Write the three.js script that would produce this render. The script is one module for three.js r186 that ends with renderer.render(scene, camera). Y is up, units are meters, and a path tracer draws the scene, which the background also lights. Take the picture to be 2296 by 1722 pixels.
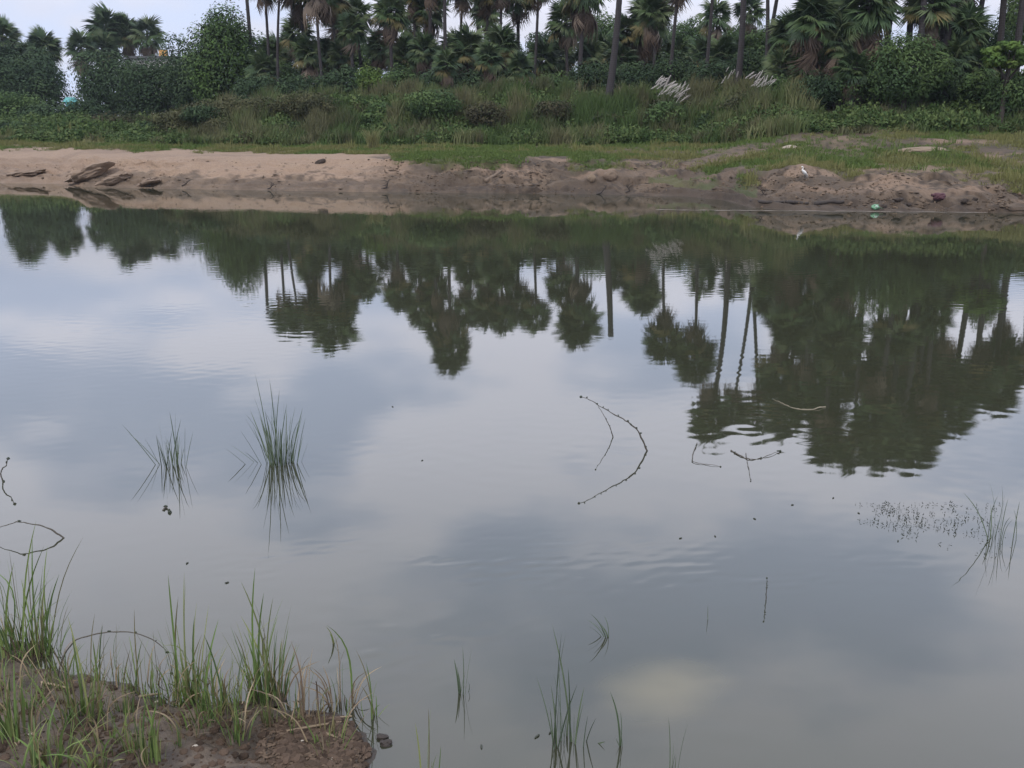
import * as THREE from 'three';
import { mergeGeometries } from 'three/addons/utils/BufferGeometryUtils.js';

// ---------------------------------------------------------------- camera, sky, sun, exposure
const V = (x, y, z) => new THREE.Vector3(x, y, z);
const scene = new THREE.Scene();
const F = 2170, CX = 1148, CY = 861, CAM = 3, TH = Math.atan(591 / 2170);
const camera = new THREE.PerspectiveCamera(2 * Math.atan(CY / F) * 180 / Math.PI, 4 / 3, 0.1, 4000);
camera.position.set(0, CAM, 0);
camera.rotation.x = -TH;
const renderer = new THREE.WebGLRenderer({ antialias: true });
renderer.toneMapping = THREE.LinearToneMapping;
renderer.toneMappingExposure = 1.0;
renderer.shadowMap.enabled = true;

// ---------------------------------------------------------------- random numbers and noise
function rng(seed) { let a = seed >>> 0; return () => { a = (a + 0x6d2b79f5) | 0; let t = Math.imul(a ^ (a >>> 15), 1 | a); t = (t + Math.imul(t ^ (t >>> 7), 61 | t)) ^ t; return ((t ^ (t >>> 14)) >>> 0) / 4294967296; }; }
const PERM = new Float32Array(65536); { const r = rng(77); for (let i = 0; i < 65536; i++) PERM[i] = r(); }
const hash2 = (i, j) => PERM[((i & 255) << 8) | ((j + Math.imul(i >> 8, 37)) & 255)];
function vnoise(x, y) {
  const i = Math.floor(x), j = Math.floor(y); let u = x - i, v = y - j;
  u = u * u * u * (u * (u * 6 - 15) + 10); v = v * v * v * (v * (v * 6 - 15) + 10);
  const a = hash2(i, j), b = hash2(i + 1, j), c = hash2(i, j + 1), d = hash2(i + 1, j + 1);
  return a + (b - a) * u + (c - a) * v + (a - b - c + d) * u * v;
}
function fbm(x, y, o = 4) { let s = 0, a = 0.5, n = 0; for (let k = 0; k < o; k++) { s += a * vnoise(x, y); n += a; a *= 0.5; const t = x * 1.6 - y * 1.2 + 17.3; y = x * 1.2 + y * 1.6 + 9.1; x = t; } return s / n; }
const clamp = (x, a = 0, b = 1) => Math.min(b, Math.max(a, x));
const smooth = (a, b, x) => { const t = clamp((x - a) / (b - a)); return t * t * (3 - 2 * t); };
const lerp = (a, b, t) => a + (b - a) * t;
const mix3 = (a, b, t) => [lerp(a[0], b[0], t), lerp(a[1], b[1], t), lerp(a[2], b[2], t)];

// ---------------------------------------------------------------- sky: an overcast evening deck, brighter overhead
{
  const W = 1024, H = 512, d = new Float32Array(W * H * 4);
  for (let j = 0; j < H; j++) for (let i = 0; i < W; i++) {
    const az = (i + 0.5) / W * 2 * Math.PI - Math.PI, el = ((j + 0.5) / H - 0.5) * Math.PI;
    const y = Math.sin(el), c = Math.cos(el), x = c * Math.cos(az), z = c * Math.sin(az);
    const yy = Math.max(y, 0.0), q = 1 / (yy + 0.16), px = x * q, pz = z * q;
    const n = fbm(px * 1.9 + 3.1, pz * 2.6 + 8.7, 6), m = fbm(px * 5 + 31, pz * 6.4 + 5, 5);
    const cl = smooth(0.37, 0.62, n * 0.68 + m * 0.32);
    let L = 0.72 + 0.58 * smooth(0.07, 0.2, yy) + 0.24 * smooth(0.2, 0.34, yy) - 0.38 * smooth(0.38, 0.66, yy);
    L *= lerp(0.90, 0.83, smooth(.12, .3, yy)) + lerp(0.18, 0.31, smooth(.12, .3, yy)) * cl;
    const warm = cl * 0.75, col = mix3([0.83, 0.95, 1.24], [1.0, 0.99, 1.09], warm);
    const k = smooth(0.35, 0.75, yy), o = (j * W + i) * 4;
    for (let e = 0; e < 3; e++) d[o + e] = L * lerp(col[e], [0.98, 1.0, 1.01][e], k * 0.3);
    d[o + 3] = 1;
  }
  const t = new THREE.DataTexture(d, W, H, THREE.RGBAFormat, THREE.FloatType);
  t.mapping = THREE.EquirectangularReflectionMapping; t.magFilter = THREE.LinearFilter; t.wrapS = THREE.RepeatWrapping; t.needsUpdate = true;
  scene.background = t; scene.environment = t;
}
const sun = new THREE.DirectionalLight(0xfff1e0, 1.5);
sun.position.set(-30, 70, 10); sun.target.position.set(0, 0, -50);
sun.castShadow = true; sun.shadow.radius = 30; sun.shadow.mapSize.set(2048, 2048);
Object.assign(sun.shadow.camera, { left: -90, right: 90, top: 90, bottom: -90, near: 1, far: 400 });
sun.name = 'sun'; scene.add(sun, sun.target);

// ---------------------------------------------------------------- helpers
function sight(px, py) { const t = (py - CY) / F, f = Math.cos(TH) - t * Math.sin(TH); return { s: (px - CX) / F / f, k: (Math.sin(TH) + t * Math.cos(TH)) / f }; }
const atDepth = (px, py, d) => { const r = sight(px, py); return V(r.s * d, CAM - r.k * d, -d); };
const onLevel = (px, py, h = 0) => { const r = sight(px, py), d = (CAM - h) / r.k; return V(r.s * d, h, -d); };
const Q = 2296 / 2212;
const used = {};
function numbered(n) { const k = used[n] = (used[n] ?? -1) + 1; return k ? `${n}_${String(k).padStart(3, '0')}` : n; }
function tag(o, label, category, group, kind) {
  if (label) o.userData.label = label; if (category) o.userData.category = category;
  if (group) o.userData.group = group; if (kind) o.userData.kind = kind; return o;
}
function thing(name, label, category, pos, group) { const o = new THREE.Group(); o.name = numbered(name); if (pos) o.position.copy(pos); tag(o, label, category, group); scene.add(o); return o; }
function part(name, geo, mat, parent) { const m = new THREE.Mesh(geo, mat); m.name = parent ? name : numbered(name); m.castShadow = m.receiveShadow = true; (parent ?? scene).add(m); return m; }
const M = (rgb, rough = 0.85, extra = {}) => new THREE.MeshStandardMaterial({ color: new THREE.Color().setRGB(...rgb), roughness: rough, ...extra });
const MV = (rough = 0.9, extra = {}) => new THREE.MeshPhysicalMaterial({ specularIntensity: 0.25, vertexColors: true, roughness: rough, side: THREE.DoubleSide, ...extra });

class Build {   // collects coloured triangles
  constructor() { this.p = []; this.c = []; this.i = []; }
  v(x, y, z, c) { this.p.push(x, y, z); if (c) this.c.push(c[0], c[1], c[2]); return this.p.length / 3 - 1; }
  t(a, b, c) { this.i.push(a, b, c); }
  geo() {
    const g = new THREE.BufferGeometry();
    g.setAttribute('position', new THREE.BufferAttribute(new Float32Array(this.p), 3));
    if (this.c.length) g.setAttribute('color', new THREE.BufferAttribute(new Float32Array(this.c), 3));
    g.setIndex(this.p.length / 3 > 65535 ? new THREE.BufferAttribute(new Uint32Array(this.i), 1) : this.i); g.computeVertexNormals(); return g;
  }
}
// a tube along points with its own radius at each; closed at both ends
function taperTube(pts, rad, n = 8, squash = 1) {
  const b = new Build(), N = pts.length; let prev = V(0.31, 0.2, 0.93).normalize();
  for (let k = 0; k < N; k++) {
    const t = pts[Math.min(k + 1, N - 1)].clone().sub(pts[Math.max(k - 1, 0)]).normalize();
    const u = prev.clone().addScaledVector(t, -prev.dot(t)).normalize(), w = t.clone().cross(u); prev = u;
    for (let j = 0; j < n; j++) { const a = j / n * Math.PI * 2, r = rad[k], q = pts[k]; const cu = Math.cos(a) * r, sw = Math.sin(a) * r * squash; b.v(q.x + u.x * cu + w.x * sw, q.y + u.y * cu + w.y * sw, q.z + u.z * cu + w.z * sw); }
  }
  for (let k = 0; k < N - 1; k++) for (let j = 0; j < n; j++) { const a = k * n + j, c = k * n + (j + 1) % n; b.t(a, c, a + n); b.t(c, c + n, a + n); }
  const s = b.v(pts[0].x, pts[0].y, pts[0].z), e = b.v(pts[N - 1].x, pts[N - 1].y, pts[N - 1].z);
  for (let j = 0; j < n; j++) { b.t(s, (j + 1) % n, j); b.t(e, (N - 1) * n + j, (N - 1) * n + (j + 1) % n); }
  return b.geo();
}
// a lump of rock, soil or cloth: a sphere pushed in and out by noise
function lump(rx, ry, rz, seed, rough = 0.35, det = 4) {
  const g = new THREE.IcosahedronGeometry(1, det), p = g.attributes.position;
  for (let k = 0; k < p.count; k++) {
    const x = p.getX(k), y = p.getY(k), z = p.getZ(k);
    const s = 1 + rough * (fbm(x * 1.7 + z * 0.9 + seed, y * 1.7 - z * 1.1 + seed * 2.3, 4) - 0.5) * 1.6;
    p.setXYZ(k, x * s * rx, y * s * ry, z * s * rz);
  }
  g.computeVertexNormals(); return g;
}
const grainTex = (() => {   // neutral grain that multiplies soil colours
  const n = 512, d = new Uint8Array(n * n * 4), r = rng(5);
  for (let j = 0; j < n; j++) for (let i = 0; i < n; i++) {
    const x = i / n * 64, y = j / n * 64;
    let v = 0.62 + 0.30 * fbm(x, y, 4) + 0.16 * (r() - 0.5); const o = (j * n + i) * 4;
    d[o] = 255 * clamp(v * 1.02); d[o + 1] = 255 * clamp(v); d[o + 2] = 255 * clamp(v * 0.98); d[o + 3] = 255;
  }
  const t = new THREE.DataTexture(d, n, n); t.wrapS = t.wrapT = THREE.MirroredRepeatWrapping; t.magFilter = THREE.LinearFilter; t.needsUpdate = true; return t;
})();

// ---------------------------------------------------------------- far bank terrain (its shore follows the photograph's waterline)
const PROFILE = [   // [x in the 2212 px picture, six (distance, height) knots from the waterline up to the terrace]
  [-1400, [[75, 0], [82, .8], [86, 1.4], [92, 2.0], [100, 2.6], [110, 3.0]]],
  [-300, [[55, 0], [61, .9], [66, 1.4], [74, 1.9], [86, 2.5], [98, 2.9]]],
  [0, [[48.9, 0], [54.5, .85], [61, 1.42], [67, 1.75], [79, 2.3], [92, 2.8]]],
  [120, [[48.3, 0], [52.5, .8], [60, 1.42], [66, 1.72], [78, 2.3], [90, 2.8]]],
  [185, [[46.0, 0], [49.5, 1.05], [56, 1.4], [62, 1.65], [72, 2.4], [84, 3.0]]],
  [350, [[44.9, 0], [48, 1.15], [55, 1.42], [60, 1.6], [66, 1.8], [75, 2.7]]],
  [430, [[44.4, 0], [48, 1.18], [55, 1.41], [60, 1.61], [66, 2.3], [73, 3.1]]],
  [500, [[44.0, 0], [48, 1.2], [55, 1.4], [60, 1.6], [66, 2.8], [71, 3.5]]],
  [600, [[43.6, 0], [47.6, 1.22], [54, 1.41], [60, 1.62], [65.8, 3.3], [70, 3.9]]],
  [830, [[42.6, 0], [46.5, 1.28], [51, 1.42], [60, 1.65], [65.5, 3.5], [69, 4.0]]],
  [1050, [[42.0, 0], [45.5, 1.35], [50, 1.47], [59, 1.65], [64, 3.5], [67, 4.0]]],
  [1250, [[41.5, 0], [45.5, 1.28], [50, 1.5], [58, 1.75], [63, 3.5], [66, 4.1]]],
  [1480, [[40.3, 0], [44.5, .95], [49, 1.4], [57, 1.85], [61, 3.3], [64, 4.2]]],
  [1560, [[38.5, 0], [42, .85], [46, 1.4], [55.5, 2.0], [59.5, 3.4], [62, 4.2]]],
  [1640, [[34.6, 0], [39, .95], [43.5, 1.4], [53, 2.4], [56.5, 3.6], [58.5, 4.4]]],
  [1730, [[33.8, 0], [38.1, 1.15], [42, 1.42], [51, 2.8], [54.5, 3.7], [56.5, 4.5]]],
  [1880, [[33.5, 0], [37.6, .98], [42, 1.45], [50.7, 2.75], [53.8, 3.6], [55.8, 4.5]]],
  [2000, [[33.3, 0], [36.6, 1.02], [42, 1.5], [50.5, 2.75], [53.5, 3.55], [55.3, 4.6]]],
  [2212, [[32.9, 0], [35.2, .74], [41, 1.5], [49.5, 2.75], [52.5, 3.6], [54.5, 5.0]]],
  [2600, [[32.3, 0], [35, .8], [41, 1.6], [49, 2.8], [52, 3.8], [54, 5.1]]],
  [3600, [[30, 0], [33, .8], [39, 1.6], [47, 2.8], [50, 3.8], [52, 5.1]]],
].map(([x, k]) => ({ u: (x - 1106) / 2090.6 / 1.025, k: [[k[0][0] - 5, -1.2], ...k, [k[5][0] + 60, k[5][1] + .5], [900, 7]] }));
function knotsAt(u) {
  let j = 0; while (j < PROFILE.length - 2 && u > PROFILE[j + 1].u) j++;
  const A = PROFILE[j], B = PROFILE[j + 1], t = smooth(0, 1, (u - A.u) / (B.u - A.u)) * 0.5 + clamp((u - A.u) / (B.u - A.u)) * 0.5;
  return A.k.map((a, m) => [lerp(a[0], B.k[m][0], t), lerp(a[1], B.k[m][1], t)]);
}
// (u, v) -> place on the bank; v counts knots: 1 waterline, 2 crest, 3 sand or grass edge, 4 foot of the levee, 6 terrace
const DX = (u) => u * 2090.6 * 1.025 + 1106;
function bank(u, v, K = knotsAt(u)) {
  const j = Math.min(Math.floor(v), 7), t = v - j;
  const s = (m) => (K[Math.min(m + 1, 8)][1] - K[Math.max(m - 1, 0)][1]) / (Math.min(m + 1, 8) - Math.max(m - 1, 0));
  const a = K[j], b = K[j + 1], t2 = t * t, t3 = t2 * t;
  let m0 = s(j) , m1 = s(j + 1); const dl = b[1] - a[1]; m0 = clamp(m0, 0, 2 * dl); m1 = clamp(m1, 0, 2 * dl);
  const smoothH = (2 * t3 - 3 * t2 + 1) * a[1] + (t3 - 2 * t2 + t) * m0 + (-2 * t3 + 3 * t2) * b[1] + (t3 - t2) * m1;
  let h = lerp(a[1] + dl * t, smoothH, 0.7), d = lerp(a[0], b[0], t);
  const x = u * d, D = DX(u);
  const amp = smooth(0.9, 1.3, v);
  h += amp * 0.10 * (fbm(x * 0.45 + 4, d * 0.5, 4) - 0.5) * (v < 3 ? 1 : 2.2);
  if (v > 0.95 && v < 3) {   // slumped ledges, gullies and clods above the water
    const w = smooth(0.95, 1.1, v) * (1 - smooth(2.0, 2.5, v)), soft = D < 830 ? 0.45 + 0.55 * smooth(420, 300, D) : 1;
    const rid = 1 - Math.abs(2 * fbm(x * 0.55 + 9, d * 0.42 + x * .15, 4) - 1), led = fbm(x * 0.7, h * 9 + 2 * fbm(x * .4, d * .4, 2), 3);
    h += w * soft * (0.40 * (rid - 0.78) + 0.40 * (led - 0.5) + 0.2 * (fbm(x * 2.6, d * 2.6, 3) - 0.5));
    d += w * soft * 0.9 * (fbm(x * 0.8 + 50, v * 3, 3) - 0.5);
    if (h < 0.012 && v > 1.06) h = 0.012 + 0.02 * vnoise(x * 6, d * 6);
  }
  if (v > 1.9 && v < 5.4 && D > 1350) h += 0.34 * smooth(1.9, 2.8, v) * (1 - smooth(4.6, 5.4, v)) * smooth(1350, 1700, D) * (fbm(x * 0.55 + 12, d * 0.62, 4) - 0.5);
  if (v > 2.3 && v < 5) h += 0.06 * (fbm(x * 2.2, d * 2.2, 3) - 0.5);
  if (v > 3.6 && v < 6.4) h += 0.5 * smooth(3.8, 4.6, v) * (fbm(x * 0.35 + 70, d * 0.3, 3) - 0.5);
  return V(u * d, h, -d);
}
// find v on the bank for a world place
function groundAt(X, d) {
  const u = X / d, K = knotsAt(u); let j = 0; while (j < 7 && d > K[j + 1][0]) j++;
  return bank(u, j + clamp((d - K[j][0]) / (K[j + 1][0] - K[j][0])), K);
}
const bankFoot = (px, d, py = 220) => { const r = sight(px, py); return groundAt(r.s * d, d); };
// where a pixel's sight line meets the bank
function bankPixel(px, py) { const r = sight(px, py); let last = null; for (let d = 30; d < 140; d += 0.05) { const g = groundAt(r.s * d, d); if (g.y >= CAM - r.k * d && g.y > 0.0) return g; last = g; } return last; }

const GRASS = [0.070, 0.092, 0.032], GRASS2 = [0.10, 0.105, 0.045], SAND = [0.325, 0.235, 0.168], SAND2 = [0.265, 0.19, 0.136], MUD = [0.108, 0.082, 0.060], WET = [0.062, 0.047, 0.035], CLAY = [0.165, 0.123, 0.087], RED = [0.075, 0.046, 0.033];
const BARE = [[2098, 322, 1.0], [2182, 318, .9], [1830, 296, 1.3], [1930, 300, 1.2], [1650, 345, 1.3], [1560, 362, 1.5], [1420, 356, 1.0], [2240, 340, .8]].map(([x, y, q]) => ({ c: bankPixel(x, y), q }));
function grassShare(u, v, p) {   // 0 bare, 1 grass
  const D = DX(u), n = fbm(p.x * 0.55 + 21, p.z * 0.55, 4), n2 = fbm(p.x * 1.7, p.z * 1.7 + 40, 3);
  let start = D < 845 ? lerp(2.95, 3.0, n) : D < 1120 ? 1.72 : D < 1230 ? 2.15 : D < 1560 ? 1.75 : D < 1900 ? 2.2 : 2.15;
  if (D < 845 && D > 380) start = 2.95 - 0.35 * smooth(380, 840, D);
  let g = smooth(start - 0.12, start + 0.16, v + (n - 0.5) * 0.9 + (n2 - .5) * .35);
  if (D > 1150 && v > 1.8 && v < 4.2) g *= 1 - 0.75 * smooth(0.50, 0.60, fbm(p.x * 0.33 + 5, p.z * 0.42 + 3, 4));
  for (const { c, q } of BARE) g *= 1 - .9 * smooth(1.25, .6, Math.hypot((p.x - c.x) / 1.7, (p.z - c.z) / 1.2) / q + (n2 - .5) * 1.4);
  if (D > 1800 && D < 2190 && v > 4.05 && v < 5.4) g *= 1 - .85 * smooth(.38, .5, n);
  if (D > 1400 && D < 1640 && v > 1.3 && v < 1.9) g = Math.max(g, smooth(0.5, 0.6, n));
  return g;
}
function bankColor(u, v, p) {
  const D = DX(u), n = fbm(p.x * 0.8, p.z * 0.8, 4), m = fbm(p.x * 3, p.z * 3, 3), f = fbm(p.x * 0.28 + 9, p.z * 0.5, 4);
  const edge = smooth(770, 930, D + (n - 0.5) * 260);
  let sand = mix3(SAND, SAND2, smooth(0.42, 0.66, f)); sand = mix3(sand, [0.36, 0.27, 0.19], smooth(0.55, 0.7, m) * 0.4);
  const wet = 1 - smooth(1.34, 1.44, v + (n - 0.5) * 0.45 + (m - 0.5) * 0.2);
  sand = mix3(sand, mix3(MUD, CLAY, smooth(.4, .65, m)), wet * (D < 170 ? 0.35 : 0.85));
  let mud = mix3(MUD, CLAY, smooth(0.42, 0.62, f)); mud = mix3(mud, WET, smooth(0.55, 0.7, m) * 0.7);
  mud = mix3(mud, SAND2, smooth(0.50, 0.62, fbm(p.x * 0.5 + 31, p.z * 0.9 + 2, 4)) * smooth(1.25, 1.6, v) * (D > 1640 || D < 1330 ? 0.85 : 0.3));
  const cr = 1 - Math.abs(2 * fbm(p.x * 1.3 + 7, p.z * 2.2 + p.y * 3, 3) - 1), spot = smooth(.6, .7, fbm(p.x * 5, p.z * 5 + 8, 2)); mud = mix3(mud, [.036, .028, .022], Math.max(smooth(.90, .97, cr), spot * .8) * .8 * smooth(.42, .55, f + (m - .5) * .5)); sand = mix3(sand, [.09, .066, .05], smooth(.93, .98, cr) * .7 * smooth(1.05, 1.2, v) * (1 - smooth(1.6, 1.9, v)));
  mud = mix3(mud, WET, (1 - smooth(1.1, 1.3, v + (n - .5) * .3)) * 0.6);
  let soil = mix3(sand, mud, edge);
  soil = mix3(soil, mix3(MUD, RED, smooth(0.45, 0.6, f)), smooth(3.4, 4.1, v));
  const g = grassShare(u, v, p);
  return mix3(soil, mix3(mix3(GRASS, GRASS2, smooth(0.4, 0.65, f)), MUD, smooth(.55, .75, m) * .5), g * 0.85);
}
{
  const us = []; for (let k = 0; k <= 620; k++) { const t = k / 310 - 1; us.push(0.56 * t + 0.5 * t * t * t * Math.abs(t)); }
  const vs = []; const put = (a, b, n) => { for (let k = 0; k < n; k++) vs.push(lerp(a, b, k / n)); };
  put(0, 0.9, 6); put(0.9, 2, 70); put(2, 3, 44); put(3, 4, 40); put(4, 6, 34); put(6, 7, 24); put(7, 8.001, 10); vs[vs.length - 1] = 8;
  const b = new Build(), uv = [];
  for (const u of us) { const K = knotsAt(u); for (const v of vs) { const p = bank(u, v, K); b.v(p.x, p.y, p.z, bankColor(u, v, p)); uv.push(p.x / 3, p.z / 3); } }
  const n = vs.length; for (let i = 0; i < us.length - 1; i++) for (let j = 0; j < n - 1; j++) { const a = i * n + j; b.t(a, a + n, a + 1); b.t(a + 1, a + n, a + n + 1); }
  const g = b.geo(); g.setAttribute('uv', new THREE.BufferAttribute(new Float32Array(uv), 2));
  tag(part('ground', g, new THREE.MeshStandardMaterial({ vertexColors: true, roughness: 0.95, map: grainTex, bumpMap: grainTex, bumpScale: 0.05, side: THREE.DoubleSide })), 'sloping far river bank of pale sand, brown mud and grass', null, null, 'structure');
}

// ---------------------------------------------------------------- near mud bank at the lower left
const SHORE = [[-700, 1300], [-300, 1380], [-60, 1412], [60, 1424], [125, 1440], [200, 1462], [290, 1482], [355, 1497], [385, 1520], [430, 1512], [500, 1508], [600, 1525], [690, 1535], [760, 1552], [800, 1585], [832, 1606], [822, 1640], [812, 1680], [790, 1760], [760, 1900]].map(([x, y]) => onLevel(x * Q, y * Q, 0.02));
function shoreDist(x, z) {   // above 0 on land
  let best = 1e9, side = 1;
  for (let k = 0; k < SHORE.length - 1; k++) {
    const a = SHORE[k], c = SHORE[k + 1], ex = c.x - a.x, ez = c.z - a.z, t = clamp(((x - a.x) * ex + (z - a.z) * ez) / (ex * ex + ez * ez));
    const qx = x - a.x - ex * t, qz = z - a.z - ez * t, d = qx * qx + qz * qz;
    if (d < best) { best = d; side = ex * qz - ez * qx > 0 ? 1 : -1; }
  }
  return Math.sqrt(best) * side;
}
function mudHeight(x, z) {
  const s = shoreDist(x, z) + 0.16 * (fbm(x * 3.1, z * 3.1, 4) - 0.5) + 0.06 * (fbm(x * 11, z * 11, 3) - .5);
  let h = s > 0 ? 0.05 * smooth(0, 0.10, s) + 0.11 * smooth(0.05, 1.3, s) : s * 0.55;
  h += smooth(-0.02, 0.15, s) * (0.05 * (fbm(x * 2.2 + 4, z * 2.2, 4) - 0.5) + 0.035 * (fbm(x * 8, z * 8 + 7, 4) - 0.5));
  const rubble = smooth(0.55, 0.15, Math.hypot((x + 1.0) / 0.75, (z + 4.55) / 0.75)); // loose clods near the point
  h += smooth(0, 0.1, s) * rubble * 0.07 * (fbm(x * 11 + 3, z * 11, 3) - 0.42);
  const pit = fbm(x * 6 + 60, z * 6, 2); h -= smooth(0.68, 0.78, pit) * 0.03 * smooth(0.1, 0.2, s);
  return h;
}
{
  const b = new Build(), uv = [], nx = 300, nz = 330;
  for (let i = 0; i <= nx; i++) for (let j = 0; j <= nz; j++) {
    const x = -5.2 + 5.0 * i / nx, z = -1.5 - 7.0 * j / nz, h = mudHeight(x, z);
    const n = fbm(x * 3, z * 3, 4), m = fbm(x * 14, z * 14, 3);
    let c = mix3([0.112, 0.085, 0.061], [0.148, 0.114, 0.083], smooth(0.4, 0.65, n)); c = mix3(c, [0.052, 0.037, 0.028], smooth(0.5, 0.68, m) * 0.7);
    c = mix3(c, [0.062, 0.049, 0.038], 1 - smooth(0.015, 0.05, h + (n - .5) * .04));
    c = mix3(c, [0.08, 0.058, 0.043], smooth(0.5, 0.2, Math.hypot((x + 1.0) / 0.8, (z + 4.5) / 0.8)) * 0.7);
    b.v(x, h, z, c); uv.push(x / 0.7, z / 0.7);
  }
  for (let i = 0; i < nx; i++) for (let j = 0; j < nz; j++) { const a = i * (nz + 1) + j; b.t(a, a + nz + 1, a + 1); b.t(a + 1, a + nz + 1, a + nz + 2); }
  const g = b.geo(); g.setAttribute('uv', new THREE.BufferAttribute(new Float32Array(uv), 2));
  tag(part('mud_bank', g, new THREE.MeshStandardMaterial({ vertexColors: true, roughness: 0.55, map: grainTex, bumpMap: grainTex, bumpScale: 0.016, side: THREE.DoubleSide })), 'wet brown mud bank in the near left corner', null, null, 'structure');
}

// ---------------------------------------------------------------- the river: calm, turbid, faintly rippled
{
  const N = 2048, S = 52, d = new Float32Array(N * N * 4), r = rng(11), wv = [];
  for (let k = 0; k < 30; k++) { const len = 0.15 * Math.pow(5, r() * r()), a = (r() - 0.5) * 1.5 + Math.PI / 2, q = 2 * Math.PI / len; wv.push([Math.cos(a) * q, Math.sin(a) * q, r() * 6.28, Math.cos(a), Math.sin(a)]); }
  const fine = []; for (let k = 0; k < 12; k++) { const len = 0.085 + 0.09 * r(), a = (r() - 0.5) * 0.9 + Math.PI / 2 - .25, q = 2 * Math.PI / len; fine.push([Math.cos(a) * q, Math.sin(a) * q, r() * 6.28, Math.cos(a), Math.sin(a)]); }
  const TAB = 4096, sinT = new Float32Array(TAB); for (let k = 0; k < TAB; k++) sinT[k] = Math.sin(k / TAB * 2 * Math.PI);
  const ring = onLevel(1600 * Q, 930 * Q), w1 = onLevel(960 * Q, 1215 * Q), w2 = onLevel(1700 * Q, 1240 * Q), w3 = onLevel(800 * Q, 1400 * Q);
  const SC = TAB / (2 * Math.PI);
  for (let j = 0; j < N; j++) for (let i = 0; i < N; i++) {
    const x = (i + 0.5) / N * S - S / 2, z = -(j + 0.5) / N * S;
    let sx = 0, sz = 0;
    for (let k = 0; k < 30; k++) { const w = wv[k], s = sinT[((w[0] * x + w[1] * z + w[2]) * SC) & (TAB - 1)]; sx += s * w[3]; sz += s * w[4]; }
    const env = 0.35 + 1.3 * smooth(0.38, 0.7, fbm(x * 0.22 + 13, z * 0.45 + 4, 3));
    const g = (c, rx, rz) => Math.exp(-(((x - c.x) / rx) ** 2 + ((z - c.z) / rz) ** 2));
    const e = 0.0004 * (env + 1.2 * g(ring, 1.6, 1.0));
    sx *= e; sz *= e;
    const wp = (g(w1, 1.3, .4) + g(w2, 1.5, .35) + g(w3, .7, .4)) * smooth(.35, .65, fbm(x * 1.6, z * 4, 3));
    if (wp > .02) for (let k = 0; k < 12; k++) { const w = fine[k], s = sinT[((w[0] * x + w[1] * z + w[2]) * SC) & (TAB - 1)] * wp * .0045; sx += s * w[3]; sz += s * w[4]; }
    const rr = Math.hypot(x - ring.x, z - ring.z), rw = 0.0036 * Math.exp(-((rr / 1.2) ** 2)) * (fbm(x * 2.2, z * 2.2, 2) + .1) * 1.6 * Math.sin(rr * 2 * Math.PI / 0.27 + 5 * fbm(x * .9, z * .9, 2));
    sx += rw * (x - ring.x) / (rr + 1e-3); sz += rw * (z - ring.z) / (rr + 1e-3);
    const o = (j * N + i) * 4; d[o] = 0.5 - sx / 2; d[o + 1] = 0.5 + sz / 2; d[o + 2] = 1; d[o + 3] = 1;
  }
  const t = new THREE.DataTexture(d, N, N, THREE.RGBAFormat, THREE.FloatType); t.wrapS = t.wrapT = THREE.RepeatWrapping; t.magFilter = THREE.LinearFilter; t.needsUpdate = true;
  // silt carried in the water, and a pale yellowish patch tinted into its colour
  const n = 1024, cd = new Uint8Array(n * n * 4), paleC = onLevel(1440 * Q, 1482 * Q);
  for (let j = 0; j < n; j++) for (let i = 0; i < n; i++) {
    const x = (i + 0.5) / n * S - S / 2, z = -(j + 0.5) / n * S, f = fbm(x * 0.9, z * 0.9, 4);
    const w = (fbm(x * 2.5 + 6, z * 2.5, 3) - 0.5) * 0.5, k = smooth(1.5, 0.1, Math.hypot((x - paleC.x + 0.25 * (z - paleC.z)) / 0.27, (z - paleC.z) / 0.25) + w * 1.8);
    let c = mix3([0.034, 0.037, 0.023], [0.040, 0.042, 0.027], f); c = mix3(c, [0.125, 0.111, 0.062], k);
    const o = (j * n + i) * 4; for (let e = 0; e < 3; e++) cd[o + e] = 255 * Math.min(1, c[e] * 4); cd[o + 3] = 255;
  }
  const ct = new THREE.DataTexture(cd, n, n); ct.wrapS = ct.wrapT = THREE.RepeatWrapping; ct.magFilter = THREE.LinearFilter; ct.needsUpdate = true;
  const b = new Build(), uv = []; const xs = [-130, -52, 0, 52, 130], zs = [12, 0, -52, -95];
  for (const x of xs) for (const z of zs) { b.v(x, 0, z); uv.push((x + S / 2) / S, -z / S); }
  for (let i = 0; i < 4; i++) for (let j = 0; j < 3; j++) { const a = i * 4 + j; b.t(a, a + 4, a + 1); b.t(a + 1, a + 4, a + 5); }
  const g = b.geo(); g.setAttribute('uv', new THREE.BufferAttribute(new Float32Array(uv), 2));
  tag(part('water', g, new THREE.MeshPhysicalMaterial({ color: new THREE.Color().setRGB(0.25, 0.25, 0.25), map: ct, roughness: 0.025, ior: 1.8, normalMap: t, normalScale: new THREE.Vector2(1, 1) })), 'calm turbid river reflecting the trees and the sky', null, null, 'structure');
}

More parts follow.
